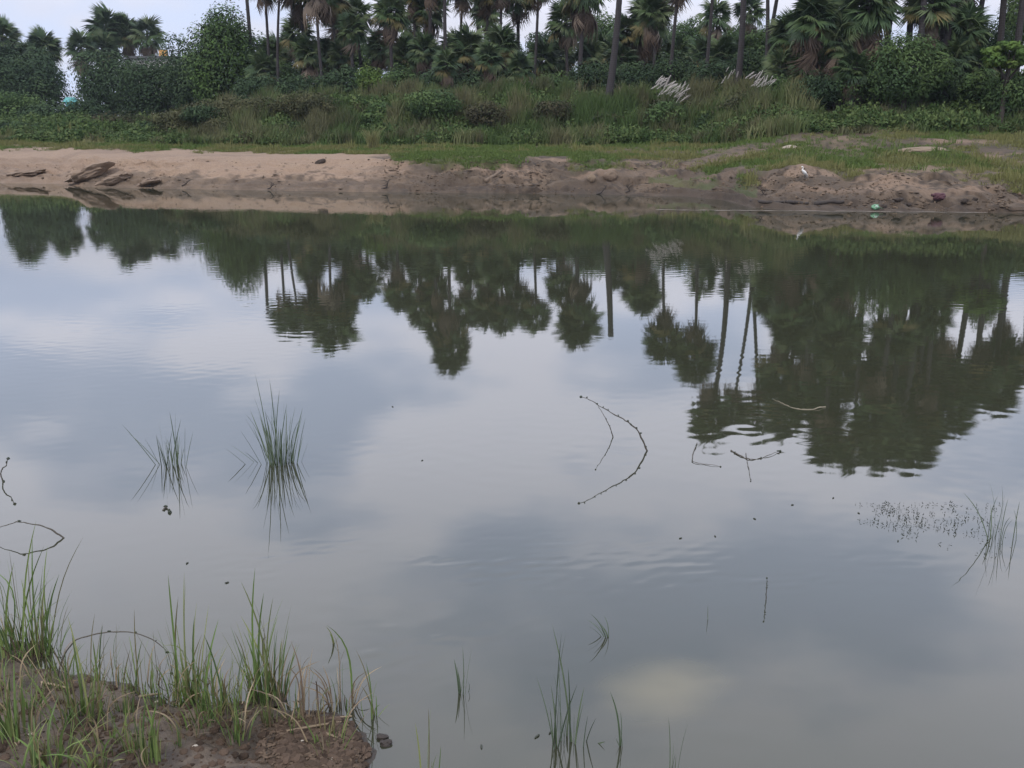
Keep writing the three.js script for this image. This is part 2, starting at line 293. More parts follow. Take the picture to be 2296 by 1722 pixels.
// ---------------------------------------------------------------- palms
function fanLeaf(seed, dead) {   // petiole along +y, pleated fan at its end, upper face +z
  const r = rng(seed), b = new Build(), L = 0.42, R = 0.60, n = dead ? 14 : 28, spread = dead ? 1.0 : 1.9 + 0.6 * r(), droop = dead ? 0.5 : 0.1 + 0.34 * r();
  const w = 0.018; const a = b.v(-w, 0, 0), c = b.v(w, 0, 0), e = b.v(0, 0, -w * 1.5), a2 = b.v(-w * .6, L, 0.02), c2 = b.v(w * .6, L, 0.02), e2 = b.v(0, L, 0);
  b.t(a, c, c2); b.t(a, c2, a2); b.t(c, e, e2); b.t(c, e2, c2); b.t(e, a, a2); b.t(e, a2, e2);
  const put = (ang, rad, z) => { const x = Math.sin(ang) * rad * R, y = L + Math.cos(ang) * rad * R; return b.v(x, y, z - droop * rad * rad * R - Math.abs(x) * 0.30 * (dead ? 1.6 : 1)); };
  const gap = dead ? .22 : .07 + .1 * r();
  for (let k = 0; k < n; k++) {
    if (r() < gap) continue;
    const a0 = lerp(-spread, spread, k / n), a1 = lerp(-spread, spread, (k + 1) / n), am = (a0 + a1) / 2 + (r() - .5) * .06;
    const len = (1 - 0.22 * Math.abs(am / spread)) * (0.9 + 0.16 * r()), q = dead ? 0.5 : 0.6;
    const o = put(am, 0.02, 0.02), l = put(a0, q * len, 0), m = put(am, q * len * 1.05, 0.022), h = put(a1, q * len, 0);
    const tip = put(am + (r() - .5) * 0.12, len, -0.07 * r() - (dead ? 0.08 * r() : 0));
    b.t(o, l, m); b.t(o, m, h); b.t(l, tip, m); b.t(m, tip, h);
  }
  return b.geo();
}
const LIVE = [0, 1, 2, 3, 4, 5, 6, 7].map((k) => fanLeaf(100 + k, false)), DEAD = [0, 1, 2].map((k) => fanLeaf(200 + k, true));
const leafy = (c) => new THREE.MeshPhysicalMaterial({ specularIntensity: 0.45, color: new THREE.Color().setRGB(...c), roughness: 0.6, side: THREE.DoubleSide });
const FROND = [[.048, .082, .038], [.062, .102, .042], [.080, .118, .048], [.038, .064, .036], [.095, .125, .060]].map(leafy);
const OLD = leafy([.13, .115, .05]);
const DRY = [[.135, .100, .074], [.095, .068, .050], [.19, .150, .115], [.07, .05, .038]].map(leafy);
const barkTex = (() => { const n = 256, d = new Uint8Array(n * n * 4); for (let j = 0; j < n; j++) for (let i = 0; i < n; i++) { const ringy = Math.pow(Math.abs(Math.sin(j / n * Math.PI * 24 + 1.5 * fbm(i / 30, j / 30, 2))), 0.5), v = 0.42 + 0.3 * ringy + 0.45 * (fbm(i / 9, j / 22, 4) - .5), o = (j * n + i) * 4; d[o] = d[o + 1] = d[o + 2] = 255 * clamp(v * 1.25); d[o + 3] = 255; } const t = new THREE.DataTexture(d, n, n); t.wrapS = t.wrapT = THREE.RepeatWrapping; t.magFilter = THREE.LinearFilter; t.needsUpdate = true; return t; })();
const BARK = new THREE.MeshStandardMaterial({ color: new THREE.Color().setRGB(.048, .043, .045), roughness: 0.95, map: barkTex, bumpMap: barkTex, bumpScale: 0.03 });
function palmTrunk(base, top, r0, seed) {   // in the palm's own axes
  const r = rng(seed), n = 34, m = 10, b = new Build(), uv = [], len = base.distanceTo(top), bx = (r() - .5) * len * 0.05, bz = (r() - .5) * len * 0.05;
  for (let k = 0; k <= n; k++) {
    const t = k / n, bow = Math.sin(t * Math.PI), c = base.clone().lerp(top, t); c.x += bx * bow; c.z += bz * bow;
    const rad = r0 * (1 - 0.32 * t + 0.55 * Math.exp(-t * len * 1.4)) * (1 + 0.06 * (k % 2)) * (t > 0.94 ? 1.12 : 1);
    for (let j = 0; j <= m; j++) { const a = j / m * Math.PI * 2; b.v(c.x + Math.cos(a) * rad, c.y, c.z + Math.sin(a) * rad); uv.push(j / m * 2, t * len / 3.2); }
  }
  for (let k = 0; k < n; k++) for (let j = 0; j < m; j++) { const a = k * (m + 1) + j; b.t(a, a + m + 1, a + 1); b.t(a + 1, a + m + 1, a + m + 2); }
  const g = b.geo(); g.setAttribute('uv', new THREE.BufferAttribute(new Float32Array(uv), 2)); return g;
}
const UPV = V(0, 1, 0);
function frondPose(mesh, dir, roll, size) {
  const y = dir.clone().normalize(), up = Math.abs(y.y) > 0.97 ? V(1, 0, 0.3) : UPV;
  const z = up.clone().addScaledVector(y, -up.dot(y)).normalize().applyAxisAngle(y, roll), x = y.clone().cross(z);
  mesh.quaternion.setFromRotationMatrix(new THREE.Matrix4().makeBasis(x, y, z)); mesh.scale.setScalar(size);
}
const ORD = ['first', 'second', 'third', 'fourth', 'fifth', 'sixth', 'seventh', 'eighth', 'ninth', 'tenth', 'eleventh', 'twelfth', 'thirteenth', 'fourteenth', 'fifteenth', 'sixteenth', 'seventeenth', 'eighteenth', 'nineteenth', 'twentieth', 'twenty-first', 'twenty-second', 'twenty-third', 'twenty-fourth', 'twenty-fifth', 'twenty-sixth', 'twenty-seventh', 'twenty-eighth', 'twenty-ninth', 'thirtieth'];
const STRETCH = [[-99, 440, 'left of the round leafy tree'], [440, 828, 'between round tree and bright round bush'], [828, 1160, 'from bright round bush to picture centre'], [1160, 1366, 'just left of the leaning bare trunk'], [1366, 1530, 'between leaning bare trunk and white plumes'], [1530, 1815, 'right of the white plume grass'], [1815, 2030, 'left of the vine covered mound'], [2030, 2700, 'right of the vine covered mound']];
// [d: seen directly or r: placed by its reflection, x, y of the crown's middle, x of the trunk's foot, distance, crown radius in pixels, dry skirt 0..1, fullness]
const PALMS = [
  ['d', 4, 82, 4, 128, 36, .3, 1], ['d', 66, 128, 66, 124, 36, .3, 1.1], ['d', 98, 106, 98, 122, 34, .6, 1.2], ['d', 181, 104, 181, 140, 34, .9, .9], ['d', 243, 64, 245, 146, 42, .6, 1.1], ['d', 283, 72, 288, 147, 34, .7, 1], ['d', 230, 108, 234, 143, 34, .5, 1], ['d', 330, 74, 329, 144, 33, .4, .8],
  ['r', 674, 722, 622, 82, 34, .15, .6], ['r', 748, 742, 727, 79, 44, .7, 1.1], ['r', 706, 700, 700, 86, 38, .6, 1], ['d', 788, 64, 789, 80, 36, .2, 1], ['d', 668, 70, 680, 90, 38, .6, 1], ['d', 648, 104, 640, 94, 34, .2, .9], ['d', 752, 24, 757, 86, 38, .4, 1],
  ['d', 875, 22, 883, 80, 38, .9, 1.1], ['d', 920, 60, 920, 96, 30, .5, .8], ['d', 962, 18, 976, 86, 38, .4, 1], ['r', 1012, 792, 1001, 79, 40, .8, 1], ['r', 985, 735, 970, 82, 36, .5, 1], ['r', 1046, 702, 1018, 90, 36, .4, 1], ['d', 1090, 22, 1086, 96, 32, .3, .7], ['d', 1048, 106, 1047, 76, 40, .8, 1.1], ['d', 1122, 98, 1139, 74, 40, .4, 1.1], ['d', 1096, 128, 1092, 72, 32, .3, .9],
  ['r', 1203, 716, 1194, 82, 34, .3, .9], ['r', 1296, 728, 1297, 74, 48, .9, 1.2], ['d', 1268, 44, 1278, 82, 36, .3, 1], ['d', 1350, 104, 1352, 96, 32, .3, .9],
  ['d', 1406, 68, 1405, 84, 36, .6, .9], ['d', 1440, 86, 1424, 86, 34, .4, .8], ['d', 1466, 24, 1466, 78, 42, .9, 1.1], ['r', 1490, 772, 1500, 69, 46, .6, 1.1],
  ['r', 1558, 812, 1580, 68, 46, .6, 1.1], ['d', 1606, 32, 1611, 92, 34, .3, .7], ['d', 1682, 22, 1686, 92, 34, .3, .7], ['r', 1590, 950, 1654, 62, 50, .8, 1.1], ['r', 1700, 930, 1703, 64, 40, .2, .7], ['r', 1640, 925, 1720, 61, 36, .5, .9], ['r', 1775, 740, 1731, 58, 54, .7, 1.1], ['r', 1805, 905, 1792, 58, 60, .6, 1.1], ['r', 1760, 945, 1775, 60, 50, .4, 1],
  ['r', 1911, 1018, 1868, 54, 44, .4, .9], ['r', 1960, 945, 1951, 53, 64, .9, 1.2], ['d', 1826, 34, 1832, 54.5, 60, 1.4, 1.1], ['d', 1948, 2, 1960, 54, 70, 1.7, 1.1], ['d', 1880, 84, 1884, 54, 42, 1.4, .9], ['r', 1880, 860, 1900, 57, 56, .6, 1.1], ['r', 2020, 880, 2010, 56, 58, .7, 1.1],
  ['r', 2072, 968, 2090, 55, 58, .8, 1.1], ['d', 2088, 0, 2108, 54, 62, 1.7, 1.1], ['r', 2112, 850, 2124, 57, 54, .6, 1.1], ['d', 2142, 122, 2142, 53.5, 38, 1.3, .9], ['r', 2185, 860, 2163, 56, 56, .6, 1.1], ['d', 2198, 140, 2196, 53.5, 40, 1.0, 1], ['r', 2240, 800, 2217, 59, 52, .5, 1], ['r', 2300, 830, 2281, 55, 52, .5, .8],
  ['d', 592, 150, 592, 84, 34, .3, .9], ['d', 690, 118, 690, 82, 32, .8, .9], ['d', 850, 100, 852, 88, 34, .3, .9], ['d', 905, 120, 905, 84, 32, .3, .9], ['d', 950, 108, 950, 78, 34, .4, 1], ['d', 1000, 140, 1000, 72, 30, .6, .8], ['d', 1166, 150, 1166, 72, 32, .7, .9],
  ['d', 1392, 128, 1392, 78, 32, .6, .8], ['d', 1622, 118, 1624, 76, 36, .4, .9], ['d', 1770, 74, 1768, 60, 50, .7, 1.1], ['d', 1752, 148, 1752, 57, 38, .9, .9], ['d', 1812, 150, 1815, 55, 38, 1.0, .9], ['d', 1915, 150, 1915, 53, 36, .7, .8], ['d', 2170, 60, 2172, 54, 54, .9, 1.1], 
  ['r', 1435, 648, 1432, 84, 44, .5, 1.1], ['r', 1128, 716, 1126, 82, 32, .4, .9], ['r', 1095, 700, 1090, 87, 36, .4, 1], ['r', 944, 698, 948, 86, 36, .5, 1], ['r', 772, 690, 770, 84, 36, .4, 1], ['r', 822, 640, 818, 90, 34, .4, .9], ['r', 640, 712, 604, 84, 32, .2, .7], ['r', 1160, 690, 1162, 86, 34, .3, .9],
  ['d', 612, 122, 614, 92, 34, .4, 1], ['d', 735, 122, 736, 88, 34, .5, 1], ['d', 765, 120, 765, 84, 32, .6, .9], ['d', 930, 114, 931, 90, 34, .4, 1], ['d', 978, 130, 979, 86, 34, .5, 1], ['d', 1020, 110, 1022, 92, 34, .3, 1], ['d', 1068, 140, 1068, 80, 32, .7, 1], ['d', 1215, 130, 1216, 84, 34, .6, 1], ['d', 1262, 122, 1263, 90, 34, .5, 1], ['d', 1322, 120, 1322, 84, 32, .5, 1], ['d', 1376, 114, 1377, 92, 34, .4, 1], ['d', 1455, 130, 1456, 88, 34, .6, 1], ['d', 1520, 120, 1521, 84, 34, .5, 1], ['d', 1575, 118, 1576, 90, 34, .4, 1], ['d', 1660, 116, 1661, 80, 36, .5, 1],
  ['r', 1850, 1005, 1842, 56, 54, .5, 1.1], ['r', 1985, 1015, 1972, 55, 54, .5, 1.1], ['r', 2048, 1005, 2056, 56, 54, .5, 1.1], ['r', 2128, 930, 2140, 57, 54, .5, 1.1], ['r', 1742, 850, 1742, 60, 54, .5, 1.1], ['r', 1830, 810, 1826, 60, 56, .6, 1.1], ['r', 2232, 880, 2236, 57, 54, .5, 1.1], ['r', 1960, 850, 1962, 59, 56, .6, 1.1], ['r', 2060, 860, 2064, 59, 56, .6, 1.1],
  ['r', 1855, 940, 1862, 58, 54, .5, 1.1], ['r', 2010, 990, 1990, 54, 50, .6, 1], ['r', 2070, 800, 2075, 58, 54, .7, 1], 
];
{
  { const r = rng(3); for (const p of PALMS) if (p[0] === 'r' && p[1] > 1730) { const f = (y) => Math.cos(TH) - (y - CY) / F * Math.sin(TH); p[3] = CX + (p[1] - CX) * f(170) / f(p[2]) + (r() - .5) * 44; } }   // the crowded palms at right stand nearly upright
  const order = {}; const rows = PALMS.map((p, k) => ({ p, k }));
  for (const [a, b, where] of STRETCH) rows.filter((q) => q.p[3] >= a && q.p[3] < b).sort((q, s) => q.p[3] - s.p[3]).forEach((q, n) => { order[q.k] = [ORD[n], where]; });
  rows.forEach(({ p: [mode, x, y, xb, d, rp, skirt, full], k }) => {
    const r = rng(1000 + k * 17), s = sight(x, y), R = rp / F * d * (rp > 49 ? 1.1 : mode === 'r' ? 1.34 : 1.2) * (0.9 + 0.22 * r());
    const hc = mode === 'd' ? CAM - s.k * d : s.k * d - CAM, top = V(s.s * d, hc, -d), foot = bankFoot(xb, d, 170); foot.y -= 0.15;
    const tall = hc - foot.y, [nth, where] = order[k];
    const sk = skirt > 0.85 ? 'with long dry skirt' : skirt > 0.45 ? 'with some dry fronds' : full < 0.8 ? 'with airy crown' : 'with round green crown';
    const t = thing('palm_tree', `${tall > 9 ? 'tall ' : tall < 4.5 ? 'low ' : ''}fan palm ${sk}, ${nth} ${where}`, 'palm tree', foot, 'palms standing on the far bank');
    const c = top.clone().sub(foot); part('trunk', palmTrunk(V(0, 0, 0), c, 0.125 + 0.055 * r() + (rp > 47 ? .03 : 0), k), BARK, t);
    const mats = FROND, n = Math.round((40 + 10 * r()) * full);
    for (let q = 0; q < n; q++) {
      const f = (q + 0.5) / n, pol = lerp(0.05, 2.15, Math.pow(f, 0.85)) + (r() - .5) * 0.25, az = q * 2.39996 + r() * 0.5;
      const dir = V(Math.sin(pol) * Math.cos(az), Math.cos(pol), Math.sin(pol) * Math.sin(az));
      const m = part('frond', LIVE[Math.floor(r() * 8)], f > .8 && r() < .3 ? OLD : mats[Math.floor(r() * mats.length)], t); m.position.copy(c); m.position.y -= 0.25 * f * R; frondPose(m, dir, (r() - .5) * 1.4, R * (0.78 + 0.36 * r()));
    }
    const nd = Math.round(skirt * 20);
    for (let q = 0; q < nd; q++) {
      const pol = 2.45 + 0.5 * r(), az = q * 2.39996 + r(), dir = V(Math.sin(pol) * Math.cos(az), Math.cos(pol), Math.sin(pol) * Math.sin(az));
      const m = part('dry_frond', DEAD[q % 3], DRY[Math.floor(r() * 4)], t); m.position.copy(c); m.position.y -= R * (0.1 + 0.55 * r() * skirt); frondPose(m, dir, (r() - .5) * 0.9, R * (0.9 + 0.5 * r()));
    }
  });
  // two trunks that have lost their crowns
  for (const [xr, yr, xb, yb, d, rad, label] of [[1369.5, 756, 1361, 220, 64, .24, 'bare leaning palm trunk without a crown rising from the levee grass'], [600, 702, 560, 90, 90, .2, 'thin bare palm trunk without a crown beside the round leafy tree']]) {
    const s = sight(xr, yr), foot = bankFoot(xb, d, yb); foot.y -= .15; const top = V(s.s * d, s.k * d - CAM, -d).sub(foot);
    const t = thing('bare_palm', label, 'dead palm', foot); part('trunk', palmTrunk(V(0, 0, 0), top, rad, 7 + d), BARK, t);
  }
}

// ---------------------------------------------------------------- leafy trees and shrubs
function foliage(rx, ry, rz, n, size, seed, tones, o = {}) {   // many leaf faces on uneven lobes; its middle is the origin
  const r = rng(seed), b = new Build(), lobes = [], nl = o.lobes ?? 34, nor = [];
  for (let k = 0; k < nl; k++) {
    const y = 1 - 2 * (k + .5) / nl, a = k * 2.39996 + r(), q = Math.sqrt(1 - y * y), s = 0.55 + 0.33 * r();
    if (y < -0.55 && !o.low) continue;
    lobes.push([q * Math.cos(a) * rx * s, y * ry * s, q * Math.sin(a) * rz * s, ((o.lobe ?? 0.34) + 0.22 * r()), tones[Math.floor(r() * tones.length)]]);
  }
  for (let k = 0; k < n; k++) {
    const L = lobes[Math.floor(r() * lobes.length)], u = 2 * r() - 1, a = r() * 6.2832, q = Math.sqrt(1 - u * u), rad = L[3] * (0.55 + 0.5 * Math.pow(r(), 0.6)), stray = r() < 0.05 ? 1.25 : 1;
    const nx = q * Math.cos(a), ny = u, nz = q * Math.sin(a), px = L[0] + nx * rad * rx * stray, py = L[1] + ny * rad * ry * stray, pz = L[2] + nz * rad * rz * stray;
    let d1 = V(r() - .5, r() - .8, r() - .5).normalize(), nn = V(nx + (r() - .5) * 1.1, ny + 0.5 + (r() - .5) * .9, nz + (r() - .5) * 1.1).normalize(), d2 = nn.clone().cross(d1).normalize(); d1 = d2.clone().cross(nn);
    const s = size * (0.6 + 0.8 * r()), w = s * (o.narrow ?? 0.5), j = 0.75 + 0.5 * r(), c = [L[4][0] * j, L[4][1] * j, L[4][2] * j];
    const A = b.v(px - d1.x * s, py - d1.y * s, pz - d1.z * s, c), B = b.v(px + d2.x * w - nn.x * s * .15, py + d2.y * w - nn.y * s * .15, pz + d2.z * w - nn.z * s * .15, c), C = b.v(px + d1.x * s, py + d1.y * s, pz + d1.z * s, c), D = b.v(px - d2.x * w - nn.x * s * .15, py - d2.y * w - nn.y * s * .15, pz - d2.z * w - nn.z * s * .15, c);
    const on = V(nx, ny, nz).multiplyScalar(1.1).add(nn).normalize(), fl = d1.clone().cross(d2).dot(on) > 0; if (fl) { b.t(A, C, B); b.t(A, D, C); } else { b.t(A, B, C); b.t(A, C, D); } for (let e = 0; e < 4; e++) nor.push(on.x, on.y, on.z);
  }
  const g = b.geo(); g.setAttribute('normal', new THREE.BufferAttribute(new Float32Array(nor), 3)); return g;
}
const LEAF = MV(0.9), WOOD = M([.05, .042, .036], 0.95);
const DARK = [[.042, .070, .036], [.034, .058, .032], [.054, .086, .042]], MID = [[.064, .106, .040], [.080, .124, .046], [.054, .092, .040]], BRIGHT = [[.085, .140, .036], [.108, .160, .044], [.068, .118, .034]], OLIVE = [[.07, .075, .038], [.085, .085, .045], [.055, .062, .034]], BROWN = [[.066, .062, .036], [.052, .050, .03], [.056, .066, .034]];
function leafyTree(name, label, cat, x, y, rx, ry, d, tones, o = {}) {
  const c = atDepth(x, y, d), f = d / F, RX = rx * f, RY = ry * f, RZ = (o.deep ?? 0.9) * RX, g = groundAt(c.x, d);
  const base = V(c.x, Math.min(g.y, c.y - RY * 0.5) - 0.1, c.z), t = thing(name, label, cat, base, o.group), seed = Math.round(x * 7 + y * 13 + d);
  const n = o.n ?? Math.round(clamp(rx * ry * 3.2, 3000, 16000)), m = part('crown', foliage(RX, RY, RZ, n, o.size ?? clamp(2.8 * f, 0.08, 0.28), seed, tones, o), LEAF, t);
  m.position.y = c.y - base.y;
  const r = rng(seed + 3), H = c.y - base.y, geos = [taperTube([V(0, 0, 0), V(.1 * RX * (r() - .5), H * .5, 0), V(0, H + RY * .2, 0)], [.07 * RX + .05, .05 * RX + .04, .03], 7)];
  for (let k = 0; k < 6; k++) { const a = k * 1.05 + r(), e = V(Math.cos(a) * RX * .7, H + RY * (r() * .9 - .3), Math.sin(a) * RZ * .7), s = V(0, H * (.35 + .4 * r()), 0); geos.push(taperTube([s, s.clone().lerp(e, .5).add(V(0, .1 * RY, 0)), e], [.035 * RX + .02, .025 * RX + .015, .01], 5)); }
  part('trunk', mergeGeometries(geos), WOOD, t);
  return t;
}
leafyTree('round_tree', 'large round leafy green tree above the left end of the levee', 'tree', 508, 142, 80, 104, 90, [...MID, BRIGHT[2]], { n: 24000, lobes: 70, low: true, lobe: .31, size: .14 });
const TREES = [   // x, y, rx, ry, distance, tones, label
  [250, 200, 78, 72, 106, DARK, 'broad dark tree in the left thicket under the far palm group'], [350, 208, 84, 74, 101, DARK, 'dark leafy tree touching the round leafy tree on its left'], [60, 196, 78, 62, 113, DARK, 'dark bushy tree at the far left behind the sand'], [90, 168, 42, 48, 118, DARK, 'dark narrow tree beside the sky gap at far left'], [10, 165, 48, 66, 120, DARK, 'dark tree cut by the left picture edge'],
  [26, 252, 70, 42, 96, MID, 'low green bush at the left edge behind the sand'], [106, 266, 58, 30, 92, DARK, 'low dark bush under the sky gap at far left'], [195, 262, 52, 36, 90, DARK, 'low dark bush right of the sky gap'], [425, 196, 44, 66, 98, DARK, 'dark tree tucked against the left side of the round leafy tree'], [400, 112, 34, 34, 112, DARK, 'thin twiggy treetop left of the round leafy tree', { n: 900, lobes: 22 }],
  [606, 170, 54, 48, 88, MID, 'loose green tree just right of the round leafy tree'], [668, 172, 46, 44, 90, DARK, 'dark bush below the palms right of the round leafy tree'], [740, 130, 56, 58, 104, DARK, 'dark tree behind the double palm trunks left of centre'], [834, 122, 56, 46, 104, MID, 'green tree behind the bright round bush'], [930, 134, 56, 50, 100, MID, 'green tree behind the thin palm trunks left of centre'], [1000, 150, 46, 46, 96, DARK, 'dark tree left of the low leafy palm near the centre'],
  [1072, 160, 46, 46, 100, DARK, 'dark tree behind the low palms near the picture centre'], [1136, 126, 42, 54, 102, MID, 'green tree under the sky gap at the picture centre'], [1226, 96, 54, 40, 108, DARK, 'dark open tree with sky showing through, right of centre', { n: 3000, lobes: 26, lobe: .22 }], [1248, 172, 52, 32, 92, MID, 'low green tree beneath the open dark tree right of centre'], [1340, 84, 58, 66, 104, MID, 'green tree behind the leaning bare trunk'], [1412, 140, 54, 58, 96, DARK, 'dark tree right of the leaning bare trunk'],
  [1482, 112, 48, 58, 100, DARK, 'dark tree behind the two thin trunks by the plume grass'], [1545, 90, 52, 58, 104, MID, 'pale green tree above the white plume grass'], [1572, 158, 54, 46, 90, DARK, 'dark tree directly behind the white plume grass'], [1655, 96, 54, 52, 98, MID, 'green tree behind the three slanting trunks'], [1640, 160, 50, 42, 84, MID, 'green bush below the three slanting trunks'], [1728, 118, 56, 58, 80, MID, 'green tree right of the slanting trunks'], [1796, 176, 56, 44, 66, DARK, 'dark bush below the skirted palms at right'],
  [590, 205, 60, 30, 76, DARK, 'dark undergrowth bush right of the round leafy tree'], [680, 205, 60, 32, 75, DARK, 'dark undergrowth below the double palm trunks'], [770, 190, 56, 36, 76, DARK, 'dark undergrowth left of the bright round bush'], [890, 192, 52, 36, 75, MID, 'undergrowth right of the bright round bush'], [975, 198, 56, 34, 74, DARK, 'undergrowth below the thin palm trunks left of centre'], [1062, 196, 52, 36, 73, DARK, 'dark undergrowth beneath the low palms near the centre'], [1150, 192, 56, 36, 73, DARK, 'dark undergrowth behind the beige plumes at the centre'], [1245, 200, 54, 30, 72, MID, 'green undergrowth behind the levee left of the leaning trunk'], [1330, 186, 52, 42, 72, DARK, 'dark undergrowth directly left of the leaning bare trunk'],
  [1425, 184, 56, 42, 70, DARK, 'dark undergrowth behind the upright beige plumes'], [1510, 176, 52, 46, 70, DARK, 'dark undergrowth between the two thin trunks by the plumes'], [1600, 182, 56, 40, 67, DARK, 'dark undergrowth between the white plume clumps'], [1690, 165, 56, 46, 64, DARK, 'dark undergrowth behind the second white plume clump'],
  [1884, 168, 56, 46, 62, DARK, 'dark bush left of the vine covered mound'], [1840, 140, 50, 46, 70, DARK, 'dark tree behind the palms with the lowest dry skirts'], [2180, 170, 50, 36, 56, DARK, 'dark bush under the low palms at right'], [1965, 140, 50, 50, 66, DARK, 'dark tree behind the big dry palm skirts at right'], [2122, 96, 58, 58, 66, DARK, 'dark tree behind the palms right of the vine covered mound'], [2212, 120, 52, 60, 64, DARK, 'dark tree behind the bright leaved tree at right'], [2290, 40, 40, 60, 70, MID, 'green tree at the top right picture edge'],
];
for (const [x, y, rx, ry, d, tones, label, o] of TREES) leafyTree('leafy_tree', label, ry < 46 ? 'bush' : 'tree', x, d > 85 && x > 560 ? y + ry * .12 : y, rx, d > 85 && x > 560 ? ry * .8 : ry, d, tones, { low: true, group: 'trees and bushes behind the far bank', ...o });
const SHRUBS = [
  ['bush', 828, 180, 30, 25, 71, BRIGHT, 'bright green round bush among the palm trunks left of centre'], ['shrub', 1350, 276, 50, 26, 60.5, BROWN, 'dark brown tangled shrub on the levee below the leaning bare trunk'], ['shrub', 1492, 262, 46, 32, 58.5, MID, 'leafy shrub with pale leaves in front of the white plume grass'], ['shrub', 1592, 286, 32, 22, 57.5, DARK, 'small dark shrub at the levee foot right of the plume grass'],
  ['shrub', 270, 280, 80, 24, 74, BROWN, 'brown dry brushwood heap behind the left sand'], ['shrub', 395, 276, 50, 28, 65, OLIVE, 'yellow green bushy mound at the left end of the levee'], ['vine_mound', 2034, 155, 80, 72, 51.8, MID, 'tall mound of green vines among the palms at right'], ['leafy_shrub', 2262, 122, 62, 30, 50, BRIGHT, 'bright leaved small tree at the right picture edge'], ['shrub', 2268, 215, 50, 42, 50.5, MID, 'green bush below the bright leaved tree at right'],
  ['shrub', 1838, 205, 56, 30, 54, DARK, 'dark bush at the palm feet left of the vine covered mound'], ['shrub', 1918, 196, 50, 32, 53.5, MID, 'green creeper bush touching the vine covered mound on its left'], ['shrub', 2120, 190, 50, 34, 53, DARK, 'dark creeper bush touching the vine covered mound on its right'], ['shrub', 2190, 196, 46, 32, 52.5, MID, 'green bush under the two low palms at right'], ['shrub', 1745, 205, 46, 30, 56, MID, 'green bush behind the second white plume clump'],
  ['shrub', 690, 235, 60, 26, 63.5, OLIVE, 'olive bushy growth on the levee above the middle of the sand'], ['shrub', 970, 232, 60, 28, 62, MID, 'green bushy growth on the levee left of the picture centre'], ['shrub', 1090, 258, 46, 26, 60.5, BROWN, 'brownish bushy growth on the levee at the picture centre'], ['shrub', 1240, 250, 44, 24, 60, BROWN, 'brown shrub over the reddish earth left of the leaning trunk'], ['shrub', 1680, 240, 56, 32, 57, OLIVE, 'olive bush on the levee right of the plume grass'], ['shrub', 1780, 222, 46, 26, 56.5, DARK, 'dark bush on the levee above the egret'], ['shrub', 30, 292, 62, 20, 74, DARK, 'dark low bush behind the sand at the left picture edge'], ['shrub', 120, 296, 56, 18, 73, MID, 'low green bush behind the sand under the turquoise hut'], ['shrub', 352, 292, 46, 16, 68, DARK, 'low dark bush between the brushwood heap and the yellow green mound'], ['shrub', 470, 252, 50, 26, 66, OLIVE, 'olive scrub below the round leafy tree'],
  ['shrub', 560, 248, 66, 30, 65, OLIVE, 'olive bushy growth on the levee below the bare thin trunk'],
];
{   // smaller bushes all along the face of the levee
  const r = rng(717), look = [[MID, 'green'], [OLIVE, 'olive'], [DARK, 'dark green'], [BROWN, 'brownish']];
  for (let k = 0; k < 26; k++) { const x = 440 + k * 54 + (r() - .5) * 36, lo = lerp(300, 262, smooth(1500, 1900, x)), y = lo - 10 - 70 * r() * (x > 1700 ? .6 : 1), d = lerp(62, 54, smooth(1300, 1800, x)) + (lo - y) * .05, [t, w] = look[Math.floor(r() * 4)]; SHRUBS.push(['shrub', x, y, 18 + 26 * r(), 9 + 12 * r(), d, t, `low ${w} bush on the levee face, ${ORD[k]} of the row from the left`]); }
}
for (const [name, x, y, rx, ry, d, tones, label] of SHRUBS) leafyTree(name, label, 'bush', x, y, rx, ry, d, tones, { low: true, size: 0.1, n: Math.round(clamp(rx * ry * 2.2, 2000, 10000)), narrow: name === 'leafy_shrub' ? .6 : .35, ...(name === 'leafy_shrub' ? { lobes: 26, lobe: .16, n: 5200, size: .085 } : {}) });

// ---------------------------------------------------------------- grass on the far bank
function tuft(n, spread, seed, tall, wide, bend) {
  const r = rng(seed), b = new Build();
  for (let k = 0; k < n; k++) {
    const a = r() * 6.28, q = spread * Math.sqrt(r()), x = Math.cos(a) * q, z = Math.sin(a) * q, h = tall * (0.5 + 0.5 * r()), w = wide * (.7 + .6 * r()), o = r() * 6.28, ox = Math.cos(o) * bend * h * (0.3 + r()), oz = Math.sin(o) * bend * h * (0.3 + r()), p = r() * 6.28, wx = Math.cos(p) * w, wz = Math.sin(p) * w;
    const A = b.v(x - wx, 0, z - wz), B = b.v(x + wx, 0, z + wz), C = b.v(x + ox * .35 + wx * .8, h * .6, z + oz * .35 + wz * .8), D = b.v(x + ox * .35 - wx * .8, h * .6, z + oz * .35 - wz * .8), E = b.v(x + ox, h * (1 - bend * .3), z + oz);
    b.t(A, B, C); b.t(A, C, D); b.t(D, C, E);
  }
  return b.geo();
}
function scatter(name, label, geo, list) {
  const m = new THREE.InstancedMesh(geo, MV(0.8, { vertexColors: false }), list.length), o = new THREE.Object3D();
  list.forEach(([p, ry, s, sy, c], k) => { o.position.copy(p); o.rotation.set(0, ry, 0); o.scale.set(s, sy, s); o.updateMatrix(); m.setMatrixAt(k, o.matrix); m.setColorAt(k, new THREE.Color().setRGB(...c)); });
  m.name = numbered(name); m.castShadow = m.receiveShadow = true; tag(m, label, 'grass', null, 'stuff'); scene.add(m);
}
